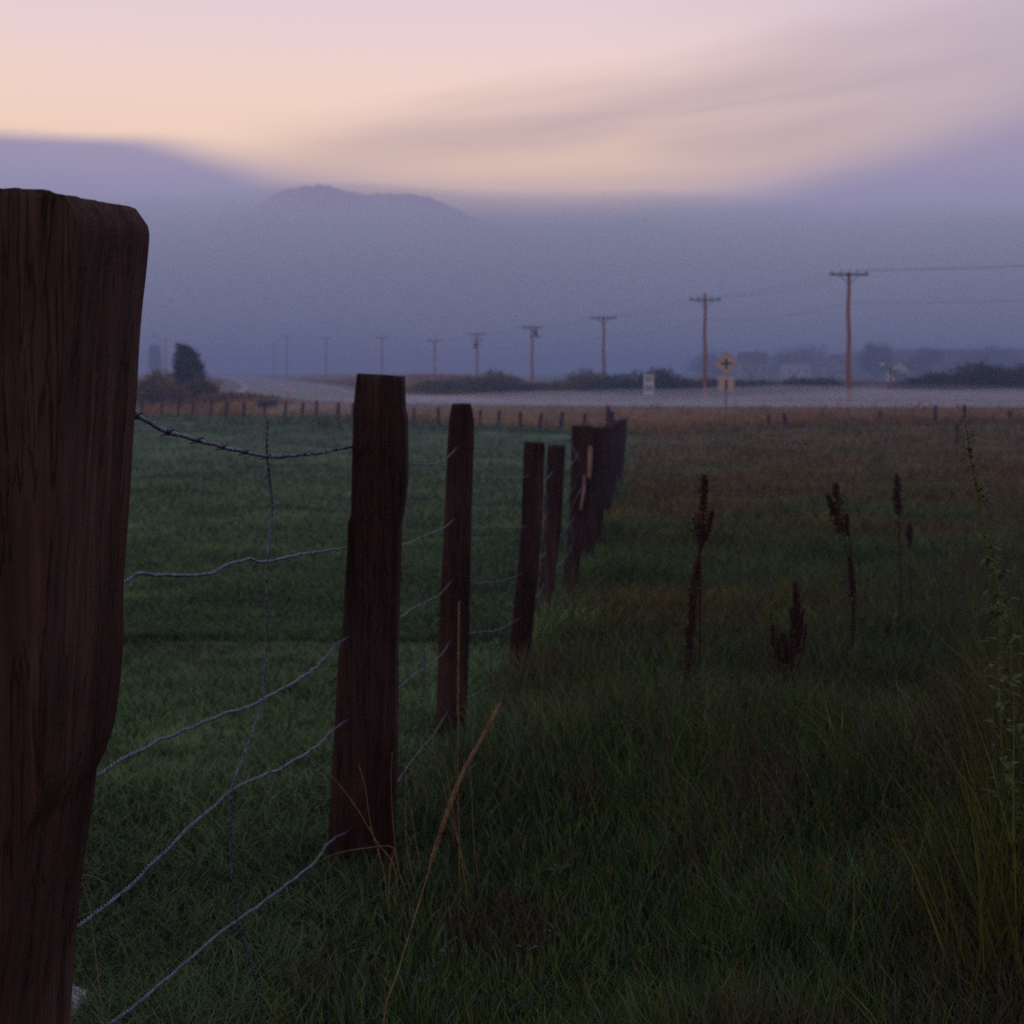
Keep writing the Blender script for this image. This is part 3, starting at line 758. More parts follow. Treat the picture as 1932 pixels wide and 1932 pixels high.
# ---------------------------------------------------------------- trees and bushes
def leaf_cloud(name, centers, radii, n, size, cols, parent, mat, up=.5, sub=9):
    """many small leaf clumps spread through the volume of several lobes"""
    centers = np.array(centers, float); radii = np.array(radii, float)
    vol = radii.prod(1); pick = rng.choice(len(centers), n, p=vol / vol.sum())
    d = rng.normal(size=(n, 3)); d /= np.linalg.norm(d, axis=1)[:, None]
    r = rng.random(n) ** (1 / 2.2)
    r *= .82 + .36 * rng.random(n)
    P = centers[pick] + d * r[:, None] * radii[pick]
    keep = fbm(P[:, 0] * 1.0 + P[:, 2] * .7, P[:, 1] + P[:, 2] * 1.3, 1.0 / (size * sub), 2, 3.3) > .38
    P = P[keep]; n = len(P)
    a = rng.normal(size=(n, 3)); a[:, 2] = np.abs(a[:, 2]) * up + .2; a /= np.linalg.norm(a, axis=1)[:, None]
    b = np.cross(a, rng.normal(size=(n, 3))); b /= np.linalg.norm(b, axis=1)[:, None]
    s = size * (.6 + .8 * rng.random(n))[:, None]
    V = np.stack([P - b * s * .35, P + a * s * .5 - b * s * .1, P + a * s, P + a * s * .5 + b * s * .5], 1).reshape(-1, 3)
    Q = np.arange(4 * n).reshape(n, 4)
    t = rng.random(n)[:, None]; c = (np.array(cols[0]) * (1 - t) + np.array(cols[1]) * t) * (.7 + .6 * rng.random((n, 1)))
    return np_mesh(name, V, Q, None, np.repeat(c, 4, 0), mat, parent)
def plant(kind, px, pyt, pyb, wpx, Y, lab, cat, grp, cols, n=2600, size=.16, shape='bush'):
    if grp == 'bushes beyond the road': wpx *= 1.9; pyt -= 9; Y = 117 + (Y - 118) * .4; n = int(n * 2.4); size *= .8
    x = (px - 966) / 2654 * Y; topz = (700 - pyt) / 2654 * Y; w = wpx / 2654 * Y; g = gz(x, Y)
    root = empty(kind, (x, Y, g), lab, cat, grp); H = topz - g
    if shape == 'column':
        cs = [(random.uniform(-.05, .05) * w + (.5 - t) * .12 * w, random.uniform(-.05, .05) * w, H * t) for t in (.12, .25, .4, .55, .7, .83, .93)]
        rs = [(w * .5 * k, w * .5 * k, H * .13) for k in (1, 1, .92, .82, .68, .48, .24)]
    elif shape == 'tree':
        cs = [(random.uniform(-.25, .25) * w, random.uniform(-.25, .25) * w, H * random.uniform(.25, .8)) for t in range(9)] + [(0, 0, H * .5)]
        rs = [(w * random.uniform(.16, .28), w * .26, H * random.uniform(.14, .24)) for t in range(9)] + [(w * .34, w * .34, H * .46)]
    else:
        cs = []; rs = []; m = 9
        for k in range(m):
            t = (k + .5) / m * 2 - 1; hh_ = H * (1 - abs(t) ** 2.2) * random.uniform(.72, 1.02)
            cs.append((t * w * .46, random.uniform(-.2, .2) * w, hh_ * .5)); rs.append((w * .16, w * .2, max(.25, hh_ * .5)))
    mt = MAT['leaf_dark']
    leaf_cloud('crown' if shape != 'bush' else 'foliage', cs, rs, n, size, cols, root, mt)
    mb = MB(); tr = max(.04, w * .035)
    mb.tube([(0, 0, -.2), (random.uniform(-.05, .05), 0, H * .3), (0, 0, H * .75)], [tr * 1.4, tr, tr * .4], 8)
    for k in range(6):
        a = random.uniform(0, 6.28); z0_ = H * random.uniform(.08, .5)
        mb.tube([(0, 0, z0_), (math.cos(a) * w * .18, math.sin(a) * w * .18, z0_ + H * .15), (math.cos(a) * w * .33, math.sin(a) * w * .33, z0_ + H * .24)], [tr * .5, tr * .35, tr * .12], 6)
    mb.build('trunk' if shape != 'bush' else 'stem', MAT['bark'], root, smooth=True)
G1 = [(.080, .085, .010), (.20, .13, .016)]; G2 = [(.32, .15, .024), (.14, .10, .018)]; G3 = [(.026, .034, .010), (.070, .065, .014)]
plant('cedar_tree', 354, 634, 768, 68, 100, 'dark columnar cedar tree standing alone at the left beyond the pasture', 'tree', None, [(.035, .055, .012), (.095, .095, .020)], 12000, .2, 'column')
plant('bush', 290, 690, 778, 150, 97, 'wide brown bush left of the columnar cedar, next to the nearest post', 'bush', 'bushes along the field edges', G2, 5000, .2)
plant('bush', 376, 695, 776, 80, 99, 'olive bush hugging the foot of the columnar cedar', 'bush', 'bushes along the field edges', G1, 3500, .2)
plant('bush', 440, 742, 778, 150, 97, 'low brown bush spreading right of the columnar cedar', 'bush', 'bushes along the field edges', G2, 3500, .2)
plant('bush', 850, 716, 750, 110, 150, 'low olive bush between the two thin poles above the third fence post', 'bush', 'bushes beyond the road', G1, 3000, .25)
plant('bush', 932, 707, 750, 100, 150, 'rounded brownish bush right of the pole with short lower arms', 'bush', 'bushes beyond the road', G1, 3500, .25)
plant('bush', 1020, 722, 752, 90, 150, 'low bush at the foot of the double armed pole', 'bush', 'bushes beyond the road', G3, 2500, .25)
plant('bush', 1105, 703, 752, 110, 145, 'tall olive bush just left of the third pole from the right', 'bush', 'bushes beyond the road', G1, 3500, .25)
plant('bush', 1180, 702, 752, 90, 140, 'dark bush left of the white rectangular sign', 'bush', 'bushes beyond the road', G3, 3000, .25)
plant('bush', 1245, 691, 752, 70, 138, 'highest dark bush right behind the white rectangular sign', 'bush', 'bushes beyond the road', G3, 3000, .25)
plant('bush', 1305, 712, 750, 90, 140, 'low dark bush behind the pole beside the diamond sign', 'bush', 'bushes beyond the road', G3, 2500, .25)
plant('bush', 1400, 718, 750, 100, 140, 'low dark bush right behind the diamond sign', 'bush', 'bushes beyond the road', G3, 2500, .25)
plant('bush', 1525, 716, 750, 110, 135, 'flat dark bush left of the tallest pole', 'bush', 'bushes beyond the road', G3, 3000, .25)
plant('bush', 1760, 706, 745, 110, 128, 'low dark bush right of the green street sign', 'bush', 'bushes beyond the road', G3, 3000, .25)
plant('bush', 1850, 680, 745, 130, 122, 'big rounded dark bush near the right edge', 'bush', 'bushes beyond the road', G3, 5000, .25)
plant('bush', 1945, 690, 745, 110, 118, 'dark bush cut off by the right edge', 'bush', 'bushes beyond the road', G3, 4000, .25)
plant('broadleaf_tree', 1655, 640, 740, 85, 430, 'hazy round tree left of the white house', 'tree', 'trees in the fog', G3, 7000, .5, 'tree')
plant('broadleaf_tree', 1745, 655, 740, 80, 440, 'hazy tree right of the white house', 'tree', 'trees in the fog', G3, 7000, .5, 'tree')
plant('broadleaf_tree', 1500, 650, 735, 150, 560, 'hazy wide tree above the pale distant roofs', 'tree', 'trees in the fog', G3, 7000, .6, 'tree')
plant('broadleaf_tree', 1350, 660, 735, 150, 560, 'hazy wide tree behind the yellow diamond sign', 'tree', 'trees in the fog', G3, 7000, .6, 'tree')
plant('broadleaf_tree', 1850, 650, 735, 190, 540, 'hazy wide tree above the big dark bush', 'tree', 'trees in the fog', G3, 7000, .6, 'tree')
plant('broadleaf_tree', 292, 632, 735, 34, 560, 'faint narrow tree behind the brown bush beside the cedar', 'tree', 'trees in the fog', G3, 7000, .6, 'tree')

# ---------------------------------------------------------------- distant houses
def house(px, pyt, pyb, wpx, Y, lab, mat, gable='front', rz=0.0):
    x = (px - 966) / 2654 * Y; g = gz(x, Y); w = wpx / 2654 * Y / 2; H = (700 - pyt) / 2654 * Y - g; hw = H * .62; dp = w * .9
    root = empty('house', (x, Y, g), lab, 'house', 'pale houses in the fog', rz)
    if gable == 'front': MB().prism([(-w, -.5), (w, -.5), (w, hw), (0, H - .12), (-w, hw)], -dp, dp).build('wall', MAT[mat], root)
    else:
        b = MB().quadbox((0, 0, hw / 2 - .25), (w, dp, hw / 2 + .25)); b.build('wall', MAT[mat], root)
    b = MB()
    if gable == 'front':
        for s in (-1, 1): b.prism([(0, H), (s * (w + .35), hw - .12), (s * (w + .35), hw + .03), (0, H + .16)], -dp - .3, dp + .3)
    else:
        i = 0; hw2 = hw + .01
        b.v += [(-w - .3, -dp - .4, hw2), (w + .3, -dp - .4, hw2), (w + .3, dp + .4, hw2), (-w - .3, dp + .4, hw2), (-w - .3, 0, H), (w + .3, 0, H)]
        b.f += [(0, 1, 5, 4), (2, 3, 4, 5), (0, 4, 3), (1, 2, 5), (0, 3, 2, 1)]
    rf_ = b.build('roof', MAT['roof'], root)
    MB().quadbox((w * .35, .3, H - .1), (.3, .3, .7)).build('chimney', MAT['housegrey'], rf_)
    for s in (-.6, .1, .65):
        wn = MB().quadbox((s * w, -dp - .02, hw * .52), (.45, .03, .55)).build('window', MAT['house'], root)
        MB().quadbox((s * w, -dp - .06, hw * .52), (.38, .012, .48)).build('pane', MAT['glass'], wn)
    MB().quadbox((-.25 * w, -dp - .03, .95), (.45, .03, 1.0)).build('door', MAT['roof'], root)
house(1693, 678, 712, 32, 290, 'small white house beside the green street sign', 'house')
house(1420, 664, 706, 50, 400, 'pale house right of the diamond sign', 'housegrey', 'side')
house(1500, 667, 706, 48, 400, 'long pale house in the middle of the distant row', 'house', 'side')
house(1572, 670, 706, 36, 390, 'small pale house left of the tallest pole', 'housegrey')
house(1780, 686, 706, 36, 400, 'faint grey house above the low dark bush', 'housegrey', 'side')

# ---------------------------------------------------------------- grass
def blades(name, X, Y, Z, H, Wd, cols, lean, label, cat='grass', curve=None):
    n = len(X); yaw = rng.random(n) * 2 * np.pi; la = rng.random(n) * 2 * np.pi
    lx = np.cos(la) * lean * H; ly = np.sin(la) * lean * H
    wx = np.cos(yaw) * Wd / 2; wy = np.sin(yaw) * Wd / 2
    V = np.empty((n, 7, 3), np.float32)
    for k, (t, wf) in enumerate(((0, .8), (.45, 1.0), (.8, .6))):
        b = t ** 2; hz = t * (1 - .18 * (lean * t) ** 2)
        cx = X + lx * b; cy = Y + ly * b; cz = Z + H * hz
        V[:, 2 * k, 0] = cx - wx * wf; V[:, 2 * k, 1] = cy - wy * wf; V[:, 2 * k, 2] = cz
        V[:, 2 * k + 1, 0] = cx + wx * wf; V[:, 2 * k + 1, 1] = cy + wy * wf; V[:, 2 * k + 1, 2] = cz
    V[:, 6, 0] = X + lx; V[:, 6, 1] = Y + ly; V[:, 6, 2] = Z + H * (1 - .22 * lean ** 2)
    i = np.arange(n)[:, None] * 7
    Q = np.concatenate([i + np.array([0, 1, 3, 2]), i + np.array([2, 3, 5, 4])]); T_ = i + np.array([4, 5, 6])
    o = np_mesh(name, V.reshape(-1, 3), Q, T_, np.repeat(cols, 7, 0), MAT['blade'])
    return tag(o, label, kind='stuff')
def scatter(n, y0, y1, side, power=2.0, margin=.50):
    """more plants near, fewer far; side -1 pasture, +1 rough grass"""
    u = rng.random(n)
    if power == 2.0: Y = 1 / (1 / y0 + u * (1 / y1 - 1 / y0))
    else: Y = y0 + (y1 - y0) * u
    fx = fence_x(Y)
    if side > 0: X = fx + (margin * Y + .4 - fx) * rng.random(n)
    else: X = fx - (margin * Y + .5 + fx) * rng.random(n)
    return X, Y
def tuft(X, Y, r):
    """pull the blades together into tufts"""
    m = max(1, len(X) // 14); k = rng.integers(0, m, len(X)); a = rng.random(len(X)) * 6.283; q = np.abs(rng.normal(size=len(X))) * r
    return X[k] + np.cos(a) * q, Y[k] + np.sin(a) * q
def build_grass():
    # rough side, near
    X, Y = scatter(160000, 1.35, 17, 1)
    X2, Y2 = tuft(*scatter(60000, 1.35, 11, 1), .05); X = np.r_[X, X2]; Y = np.r_[Y, Y2]
    rd = np.full(len(X), 50.0); Z = ground_z(X, Y, rd) - .01
    c = zone_color(X, Y, rd)
    tall = fbm(X, Y, .9, 3, 77); dfen = X - fence_x(Y)
    Hh = (.13 + .34 * np.clip(tall * 1.7 - .4, 0, 1)) * (.5 + .7 * rng.random(len(X))) * (.62 + .38 * sstep(dfen, -.1, .8)) * np.interp(Y, [1, 2.2, 4], [.55, .8, 1])
    Hh *= 1 + .55 * sstep(X / Y, .26, .42) * sstep(Y, 2, 3)
    dryb = rng.random(len(X)) < .17
    c = c * (.55 + .9 * rng.random((len(X), 1)))
    c[dryb] = np.array([.17, .11, .03]) * (.5 + .8 * rng.random((dryb.sum(), 1)))
    bl = (rng.random(len(X)) < .11); c[bl] = np.array([.075, .10, .085]) * (.6 + .8 * rng.random((bl.sum(), 1)))
    dead = fbm(X, Y, 2.2, 2, 99) > .66; c[dead] = c[dead] * .5 + np.array([.05, .02, .018])
    blades('rough_grass', X, Y, Z, Hh, (.0028 + .0030 * rng.random(len(X))) * np.interp(Y, [1, 5, 11], [.8, 1.1, 1.9]), c, .12 + .6 * rng.random(len(X)) ** 1.6, 'tall uneven grass right of the wire fence')
    # rough side, further
    X, Y = scatter(120000, 8, 70, 1)
    rd = road_dist(X, Y); ok = rd > 8.5; X, Y, rd = X[ok], Y[ok], rd[ok]
    Z = ground_z(X, Y, rd) - .02; c = zone_color(X, Y, rd) * (.6 + .8 * rng.random((len(X), 1)))
    Hh = (.13 + .34 * np.clip(fbm(X, Y, .9, 3, 77) * 1.7 - .4, 0, 1)) * np.interp(Y, [8, 30], [1, .8]) * (.5 + .7 * rng.random(len(X)))
    blades('rough_grass', X, Y, Z, Hh, np.interp(Y, [8, 66], [.007, .045]) * (.6 + .8 * rng.random(len(X))), c, .3 + .6 * rng.random(len(X)), 'brown and olive rough grass reaching up to the road')
    # pasture, near
    X, Y = scatter(140000, 1.5, 19, -1)
    X2, Y2 = tuft(*scatter(60000, 1.5, 13, -1), .04); X = np.r_[X, X2]; Y = np.r_[Y, Y2]
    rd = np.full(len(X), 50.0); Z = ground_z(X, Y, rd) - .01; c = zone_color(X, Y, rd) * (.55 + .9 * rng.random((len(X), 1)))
    Hh = (.028 + .095 * fbm(X, Y, 1.6, 3, 44) ** 1.3) * (.6 + .7 * rng.random(len(X)))
    near_f = 1 - sstep(fence_x(Y) - X, .1, .6); Hh *= 1 + .5 * near_f
    dry = rng.random(len(X)) < .05; c[dry] = np.array([.13, .10, .06])
    blades('pasture_grass', X, Y, Z, Hh, (.0024 + .0024 * rng.random(len(X))) * np.interp(Y, [1, 5, 13], [.8, 1.2, 2.6]), c, .4 + .8 * rng.random(len(X)), 'short damp green grass of the grazed pasture')
    X, Y = scatter(120000, 9, 75, -1)
    fy = 62 + (4.2 - X) * .45; ok = Y < fy + 6; X, Y = X[ok], Y[ok]
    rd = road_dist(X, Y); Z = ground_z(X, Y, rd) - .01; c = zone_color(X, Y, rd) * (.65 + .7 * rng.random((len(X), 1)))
    Hh = np.interp(Y, [9, 40], [1, 1.5]) * (.035 + .11 * fbm(X, Y, 1.6, 3, 44) ** 1.3) * (.6 + .7 * rng.random(len(X)))
    blades('pasture_grass', X, Y, Z, Hh, np.interp(Y, [9, 75], [.007, .06]) * (.6 + .8 * rng.random(len(X))), c, .4 + .7 * rng.random(len(X)), 'green pasture grass reaching to the crossing fence')
    # dry verge grass by the road and beyond
    n = 120000; X = rng.uniform(-75, 75, n); Y = 60 + 240 * rng.random(n) ** 1.6; ok = np.abs(X / Y) < .5; X, Y = X[ok], Y[ok]
    rd = road_dist(X, Y); fy = 62 + (4.2 - X) * .45
    ok = (rd > 8.2) & ((rd < 26) | ((Y > fy) & (X < 8)) | (Y > 88)); X, Y, rd = X[ok], Y[ok], rd[ok]
    Z = ground_z(X, Y, rd) - .03; c = zone_color(X, Y, rd) * (.6 + .8 * rng.random((len(X), 1)))
    Hh = (.18 + .4 * fbm(X, Y, .2, 3, 7)) * (.5 + .8 * rng.random(len(X)))
    blades('verge_grass', X, Y, Z, Hh, np.interp(Y, [60, 300], [.045, .16]) * (.6 + .8 * rng.random(len(X))), c, .3 + .6 * rng.random(len(X)), 'dry tawny grass on the banks of the road')
build_grass()
def edge_grass():
    n = 9000; Y = 2.4 + 3.4 * rng.random(n); X = Y * (.30 + .20 * rng.random(n) ** .8) + rng.normal(size=n) * .04
    X, Y = np.where(rng.random(n) < .8, tuft(X, Y, .05), np.stack([X, Y]))
    Z = ground_z(X, Y, np.full(n, 50.0)) - .01
    t = rng.random((n, 1)); c = (np.array([.17, .15, .022]) * t + np.array([.06, .10, .018]) * (1 - t)) * (.4 + .8 * rng.random((n, 1)))
    blades('tall_grass', X, Y, Z, (.25 + .42 * rng.random(n)) * (.5 + .5 * sstep(X / Y, .29, .36)), .0025 + .0025 * rng.random(n), c, .05 + .4 * rng.random(n), 'tall yellow green grass standing along the right edge')
edge_grass()

# seed panicles rising over the rough grass: nobody could count them
def build_panicles():
    V = []; Q = []; C = []
    def quad(p, a, b, c):
        i = len(V); V.extend([p - a * .5 - b * .5, p + a * .5 - b * .5, p + a * .5 + b * .5, p - a * .5 + b * .5]); Q.append((i, i + 1, i + 2, i + 3)); C.extend([c] * 4)
    for k in range(420):
        Y = 2.6 + 9 * random.random() ** 1.3; u = random.uniform(.02, .44); x = u * Y
        if random.random() > .25 + 2.0 * (u - .05) ** 1.0: continue
        z = gz(x, Y); H = random.uniform(.38, .72) * (1 if Y > 3.2 else .75); lx = random.uniform(-.06, .06); ly = random.uniform(-.06, .06)
        col = random.choice([(.085, .058, .035), (.08, .07, .03), (.10, .07, .055)])
        pr = Vector((x, Y, z))
        for s in range(1, 7):
            t = s / 6; p = Vector((x + lx * t * t, Y + ly * t * t, z + H * t)); d = p - pr; wv = Vector((.0009 if Y < 5 else .0018, 0, 0)); i = len(V)
            V.extend([pr - wv, pr + wv, p + wv, p - wv]); Q.append((i, i + 1, i + 2, i + 3)); C.extend([col] * 4); pr = p
        hl = random.uniform(.08, .18); rr = random.uniform(.008, .035)
        for s in range(46):
            t = random.random(); p = Vector((x + lx, Y + ly, z + H)) + Vector((random.gauss(0, 1) * rr * (1 - t * .8), random.gauss(0, 1) * rr * (1 - t * .8), (t - .55) * hl * 1.4))
            a = Vector((random.uniform(-1, 1), random.uniform(-1, 1), random.uniform(-1, 1))).normalized() * .004; b = Vector((random.uniform(-.3, .3), random.uniform(-.3, .3), 1)).normalized() * .009
            quad(p, a, b, tuple(v * random.uniform(.6, 1.3) for v in col))
    V = np.array([tuple(v) for v in V]); o = np_mesh('seed_grass', V, np.array(Q), None, np.array(C), MAT['blade'])
    tag(o, 'fine reddish seed heads rising over the rough grass', kind='stuff')
build_panicles()

# low leafy weeds between the grass
def build_weeds():
    V = []; Q = []; C = []
    for k in range(420):
        Y = 1.9 + 7 * random.random() ** 1.5; x = random.uniform(-.36, .42) * Y; z = gz(x, Y) + random.uniform(.02, .10) * (1 if x > fence_x(Y) else .3)
        big = random.uniform(.006, .016)
        for s in range(random.randint(5, 12)):
            a = random.uniform(0, 6.28); el_ = random.uniform(.1, 1.0); d = Vector((math.cos(a) * math.cos(el_), math.sin(a) * math.cos(el_), math.sin(el_)))
            n = d.cross(Vector((0, 0, 1))).normalized(); p = Vector((x, Y, z)) + d * big * .4; l = big * random.uniform(1.2, 2.6); w = big * random.uniform(.35, .7)
            i = len(V); V += [p, p + d * l * .5 - n * w * .5, p + d * l - Vector((0, 0, l * .3)), p + d * l * .5 + n * w * .5]; Q.append((i, i + 1, i + 2, i + 3))
            c = random.choice([(.05, .085, .045), (.06, .09, .03), (.045, .05, .03), (.09, .11, .09)]); C += [c] * 4
    o = np_mesh('low_weeds', np.array([tuple(v) for v in V]), np.array(Q), None, np.array(C), MAT['blade'])
    tag(o, 'small leafy weeds low among the grass', kind='stuff')
build_weeds()

# ---------------------------------------------------------------- dry dock plants
def seed_spike(mb, path, r0, dens=1.0, seed=0):
    """stem wrapped in clustered seeds; r0 list of radii along path"""
    P = [Vector(p) for p in path]
    tot = sum((P[i + 1] - P[i]).length for i in range(len(P) - 1))
    n = max(70, int(tot / .0012 * dens))
    for k in range(n):
        t = random.random() * (len(P) - 1); i = min(int(t), len(P) - 2); f_ = t - i
        p = P[i].lerp(P[i + 1], f_); r = r0[i] * (1 - f_) + r0[i + 1] * f_
        r *= 1.0 + .5 * mnoise.noise(Vector((t * 4, seed, 0))) + .25
        d = Vector((random.gauss(0, 1), random.gauss(0, 1), random.gauss(0, .6))).normalized()
        c = p + d * r * random.uniform(.2, 1.0); s = random.uniform(.0035, .0065)
        j = len(mb.v)
        for q in ((s, 0, 0), (-s, 0, 0), (0, s, 0), (0, -s, 0), (0, 0, s * 1.3), (0, 0, -s * 1.3)): mb.v.append((c.x + q[0], c.y + q[1], c.z + q[2]))
        for a, b_, c_ in ((0, 2, 4), (2, 1, 4), (1, 3, 4), (3, 0, 4), (2, 0, 5), (1, 2, 5), (3, 1, 5), (0, 3, 5)): mb.f.append((j + a, j + b_, j + c_))
def dock(Y, stems, spikes, lab):
    a = at(*stems[0][0], Y); g = gz(a.x, Y)
    root = empty('dock_plant', (a.x, Y, g), lab, 'dried plant', 'dried dock plants in the rough grass')
    off = Vector((a.x, Y, g))
    for st in stems:
        pts = [at(px, py, Y) - off for px, py in st]; pts.insert(0, Vector((pts[0].x * .9, 0, -.02)) if pts[0].z > 0 else pts[0] + Vector((0, 0, -.02)))
        m = MB(); rr = [.0048 * (1 - .6 * k / len(pts)) for k in range(len(pts))]; m.tube(pts, rr, 6); m.build('stem', MAT['dock'], root, smooth=True)
    for path, rad in spikes:
        m = MB(); pts = [at(px, py, Y + random.uniform(-.01, .01)) - off for px, py in path]
        seed_spike(m, pts, [r_ / 2654 * Y for r_ in rad], 1.5, random.random() * 50)
        m.build('seed_head', MAT['dock'], root)
dock(6.1, [[(1292, 1320), (1296, 1240), (1304, 1160), (1312, 1080), (1322, 1020), (1327, 950), (1329, 900)], [(1322, 1030), (1334, 1000), (1344, 968)]],
     [([(1329, 898), (1328, 930), (1326, 962)], [4, 8, 9]), ([(1326, 958), (1320, 990), (1323, 1012), (1322, 1034)], [14, 17, 13, 3]), ([(1345, 965), (1338, 990), (1328, 1020)], [2, 6, 5]),
      ([(1318, 1050), (1310, 1110), (1303, 1180), (1298, 1250), (1293, 1310)], [5, 9, 8, 7, 5])],
     'tallest dark dried dock stalk standing alone right of the fence')
dock(7.2, [[(1612, 1160), (1604, 1080), (1592, 1010), (1582, 960), (1576, 915)], [(1608, 1150), (1606, 1060), (1600, 985), (1596, 975)]],
     [([(1577, 912), (1578, 945), (1584, 975), (1588, 1005)], [4, 11, 16, 8]), ([(1562, 935), (1570, 955), (1580, 985)], [3, 6, 8]), ([(1598, 972), (1600, 1010)], [4, 3]), ([(1604, 1050), (1608, 1100), (1610, 1140)], [4, 7, 5])],
     'dried dock with two stems and a bunched dark head, middle of the right side')
dock(8.0, [[(1700, 1130), (1698, 1050), (1695, 980), (1692, 895)]], [([(1692, 893), (1693, 920), (1694, 945), (1696, 972)], [3, 7, 11, 4])],
     'slender dried dock with one narrow head, right of the two stemmed one')
dock(8.4, [[(1718, 1150), (1717, 1080), (1716, 1000)]], [([(1716, 990), (1716, 1010), (1716, 1032)], [3, 7, 3])], 'smallest dried dock stalk with a short knob of seeds')
dock(5.9, [[(1500, 1300), (1500, 1230), (1505, 1170), (1499, 1105)], [(1490, 1300), (1475, 1250), (1466, 1200), (1458, 1175)], [(1496, 1295), (1488, 1240), (1484, 1195)], [(1502, 1270), (1514, 1220), (1521, 1180)]],
     [([(1499, 1098), (1502, 1125), (1503, 1150), (1506, 1190), (1504, 1230)], [2, 6, 8, 9, 4]), ([(1521, 1178), (1516, 1205), (1508, 1235)], [2, 5, 3]), ([(1490, 1148), (1498, 1180)], [2, 4]), ([(1517, 1150), (1508, 1185)], [2, 4]),
      ([(1456, 1180), (1462, 1215), (1472, 1245), (1485, 1285)], [2, 6, 8, 4]), ([(1475, 1195), (1482, 1225), (1484, 1250)], [3, 5, 3]), ([(1493, 1185), (1493, 1230), (1497, 1280)], [2, 4, 5])],
     'short bushy dried dock with several spikes low in the grass')

# ---------------------------------------------------------------- straw stalks
def stalk(pts, Y, lab, r=.0014, head=0, mat='straw', grp='dry grass stalks by the second post'):
    P = [at(px, py, Y if not isinstance(Y, tuple) else Y[0] + (Y[1] - Y[0]) * i / (len(pts) - 1)) for i, (px, py) in enumerate(pts)]
    root = empty('grass_stalk', tuple(P[0]), lab, 'grass stalk', grp)
    o = P[0].copy(); g = gz(P[0].x, P[0].y)
    path = [p - o for p in P]
    if P[0].z > g + .02 and not grp == 'bent': path.insert(0, Vector((path[0].x - (path[1].x - path[0].x) * .4, 0, g - o.z - .01)))
    dense = []
    for i in range(len(path) - 1):
        a = path[max(i - 1, 0)]; b = path[i]; c = path[i + 1]; d = path[min(i + 2, len(path) - 1)]
        for k in range(8):
            t = k / 8; dense.append(.5 * ((2 * b) + (c - a) * t + (2 * a - 5 * b + 4 * c - d) * t * t + (3 * b - a - 3 * c + d) * t ** 3))
    dense.append(path[-1]); m = MB(); n = len(dense)
    m.tube(dense, [r * (1 - .55 * k / n) for k in range(n)], 6); m.build('stem', MAT[mat], root, smooth=True)
    if head:
        m = MB(); top = dense[int(n * (1 - head)):]
        for k in range(int(len(top) * 26)):
            t = random.random(); i = min(int(t * (len(top) - 1)), len(top) - 2); p = top[i].lerp(top[i + 1], random.random()); d = (top[i + 1] - top[i]).normalized()
            side = Vector((random.gauss(0, 1), random.gauss(0, 1), 0)).normalized(); rad = r * 1.5 * (1 - t) ** .5 + r * .3
            q = p + side * rad * random.uniform(.1, .9); s = .0010; e = (d + side * .25).normalized() * random.uniform(.006, .011)
            m.tube([q, q + e * .5, q + e], [s * .5, s * 1.1, s * .1], 4, cap=False)
        m.build('seed_head', MAT[mat], root)
stalk([(722, 1945), (752, 1830), (795, 1690), (830, 1575), (868, 1470), (905, 1400), (940, 1335)], (2.05, 2.2), 'long thick leaning straw stalk with a seed head, crossing the foreground', .0014, .5, grp=None)
sl = [([(745, 1640), (712, 1590), (670, 1520), (620, 1458), (572, 1420)], 3.2, 'thin tan stalk leaning left across the second post'),
      ([(735, 1650), (742, 1600), (690, 1600), (630, 1612), (575, 1640)], 3.1, 'bent tan stalk arching left at the foot of the second post'),
      ([(772, 1700), (752, 1640), (742, 1560), (738, 1480), (740, 1420)], 3.2, 'upright thin stalk over the right edge of the second post'),
      ([(790, 1700), (768, 1600), (765, 1500), (766, 1440)], 3.3, 'upright thin stalk just right of the second post'),
      ([(800, 1680), (785, 1590), (772, 1500), (762, 1440)], 3.4, 'left leaning thin stalk just right of the second post'),
      ([(866, 1600), (864, 1480), (864, 1350), (866, 1140)], 3.3, 'tall thin straight stalk in front of the third post'),
      ([(890, 1680), (862, 1580), (835, 1480), (815, 1400)], 3.3, 'curved thin stalk between the second and third posts'),
      ([(880, 1680), (860, 1560), (845, 1470), (836, 1420)], 3.2, 'short curved stalk left of the third post foot'),
      ([(905, 1680), (895, 1600), (890, 1500), (885, 1440)], 3.3, 'short upright stalk right of the third post foot'),
      ([(725, 1650), (700, 1560), (690, 1490), (676, 1440)], 3.15, 'faint dark stalk in front of the second post'),
      ([(1606, 1960), (1608, 1850), (1610, 1760), (1612, 1650)], 2.6, 'thin pinkish stalk in the grass near the bottom of the picture')]
for p_, Y_, lab in sl: stalk(p_, Y_, lab, .0011, .25 if 'tall' in lab else 0)
stalk([(205, 2040), (170, 1720), (150, 1660), (170, 1652), (205, 1668)], 2.0, 'thin pale blade curling over beside the nearest post', .0008, 0, grp=None)

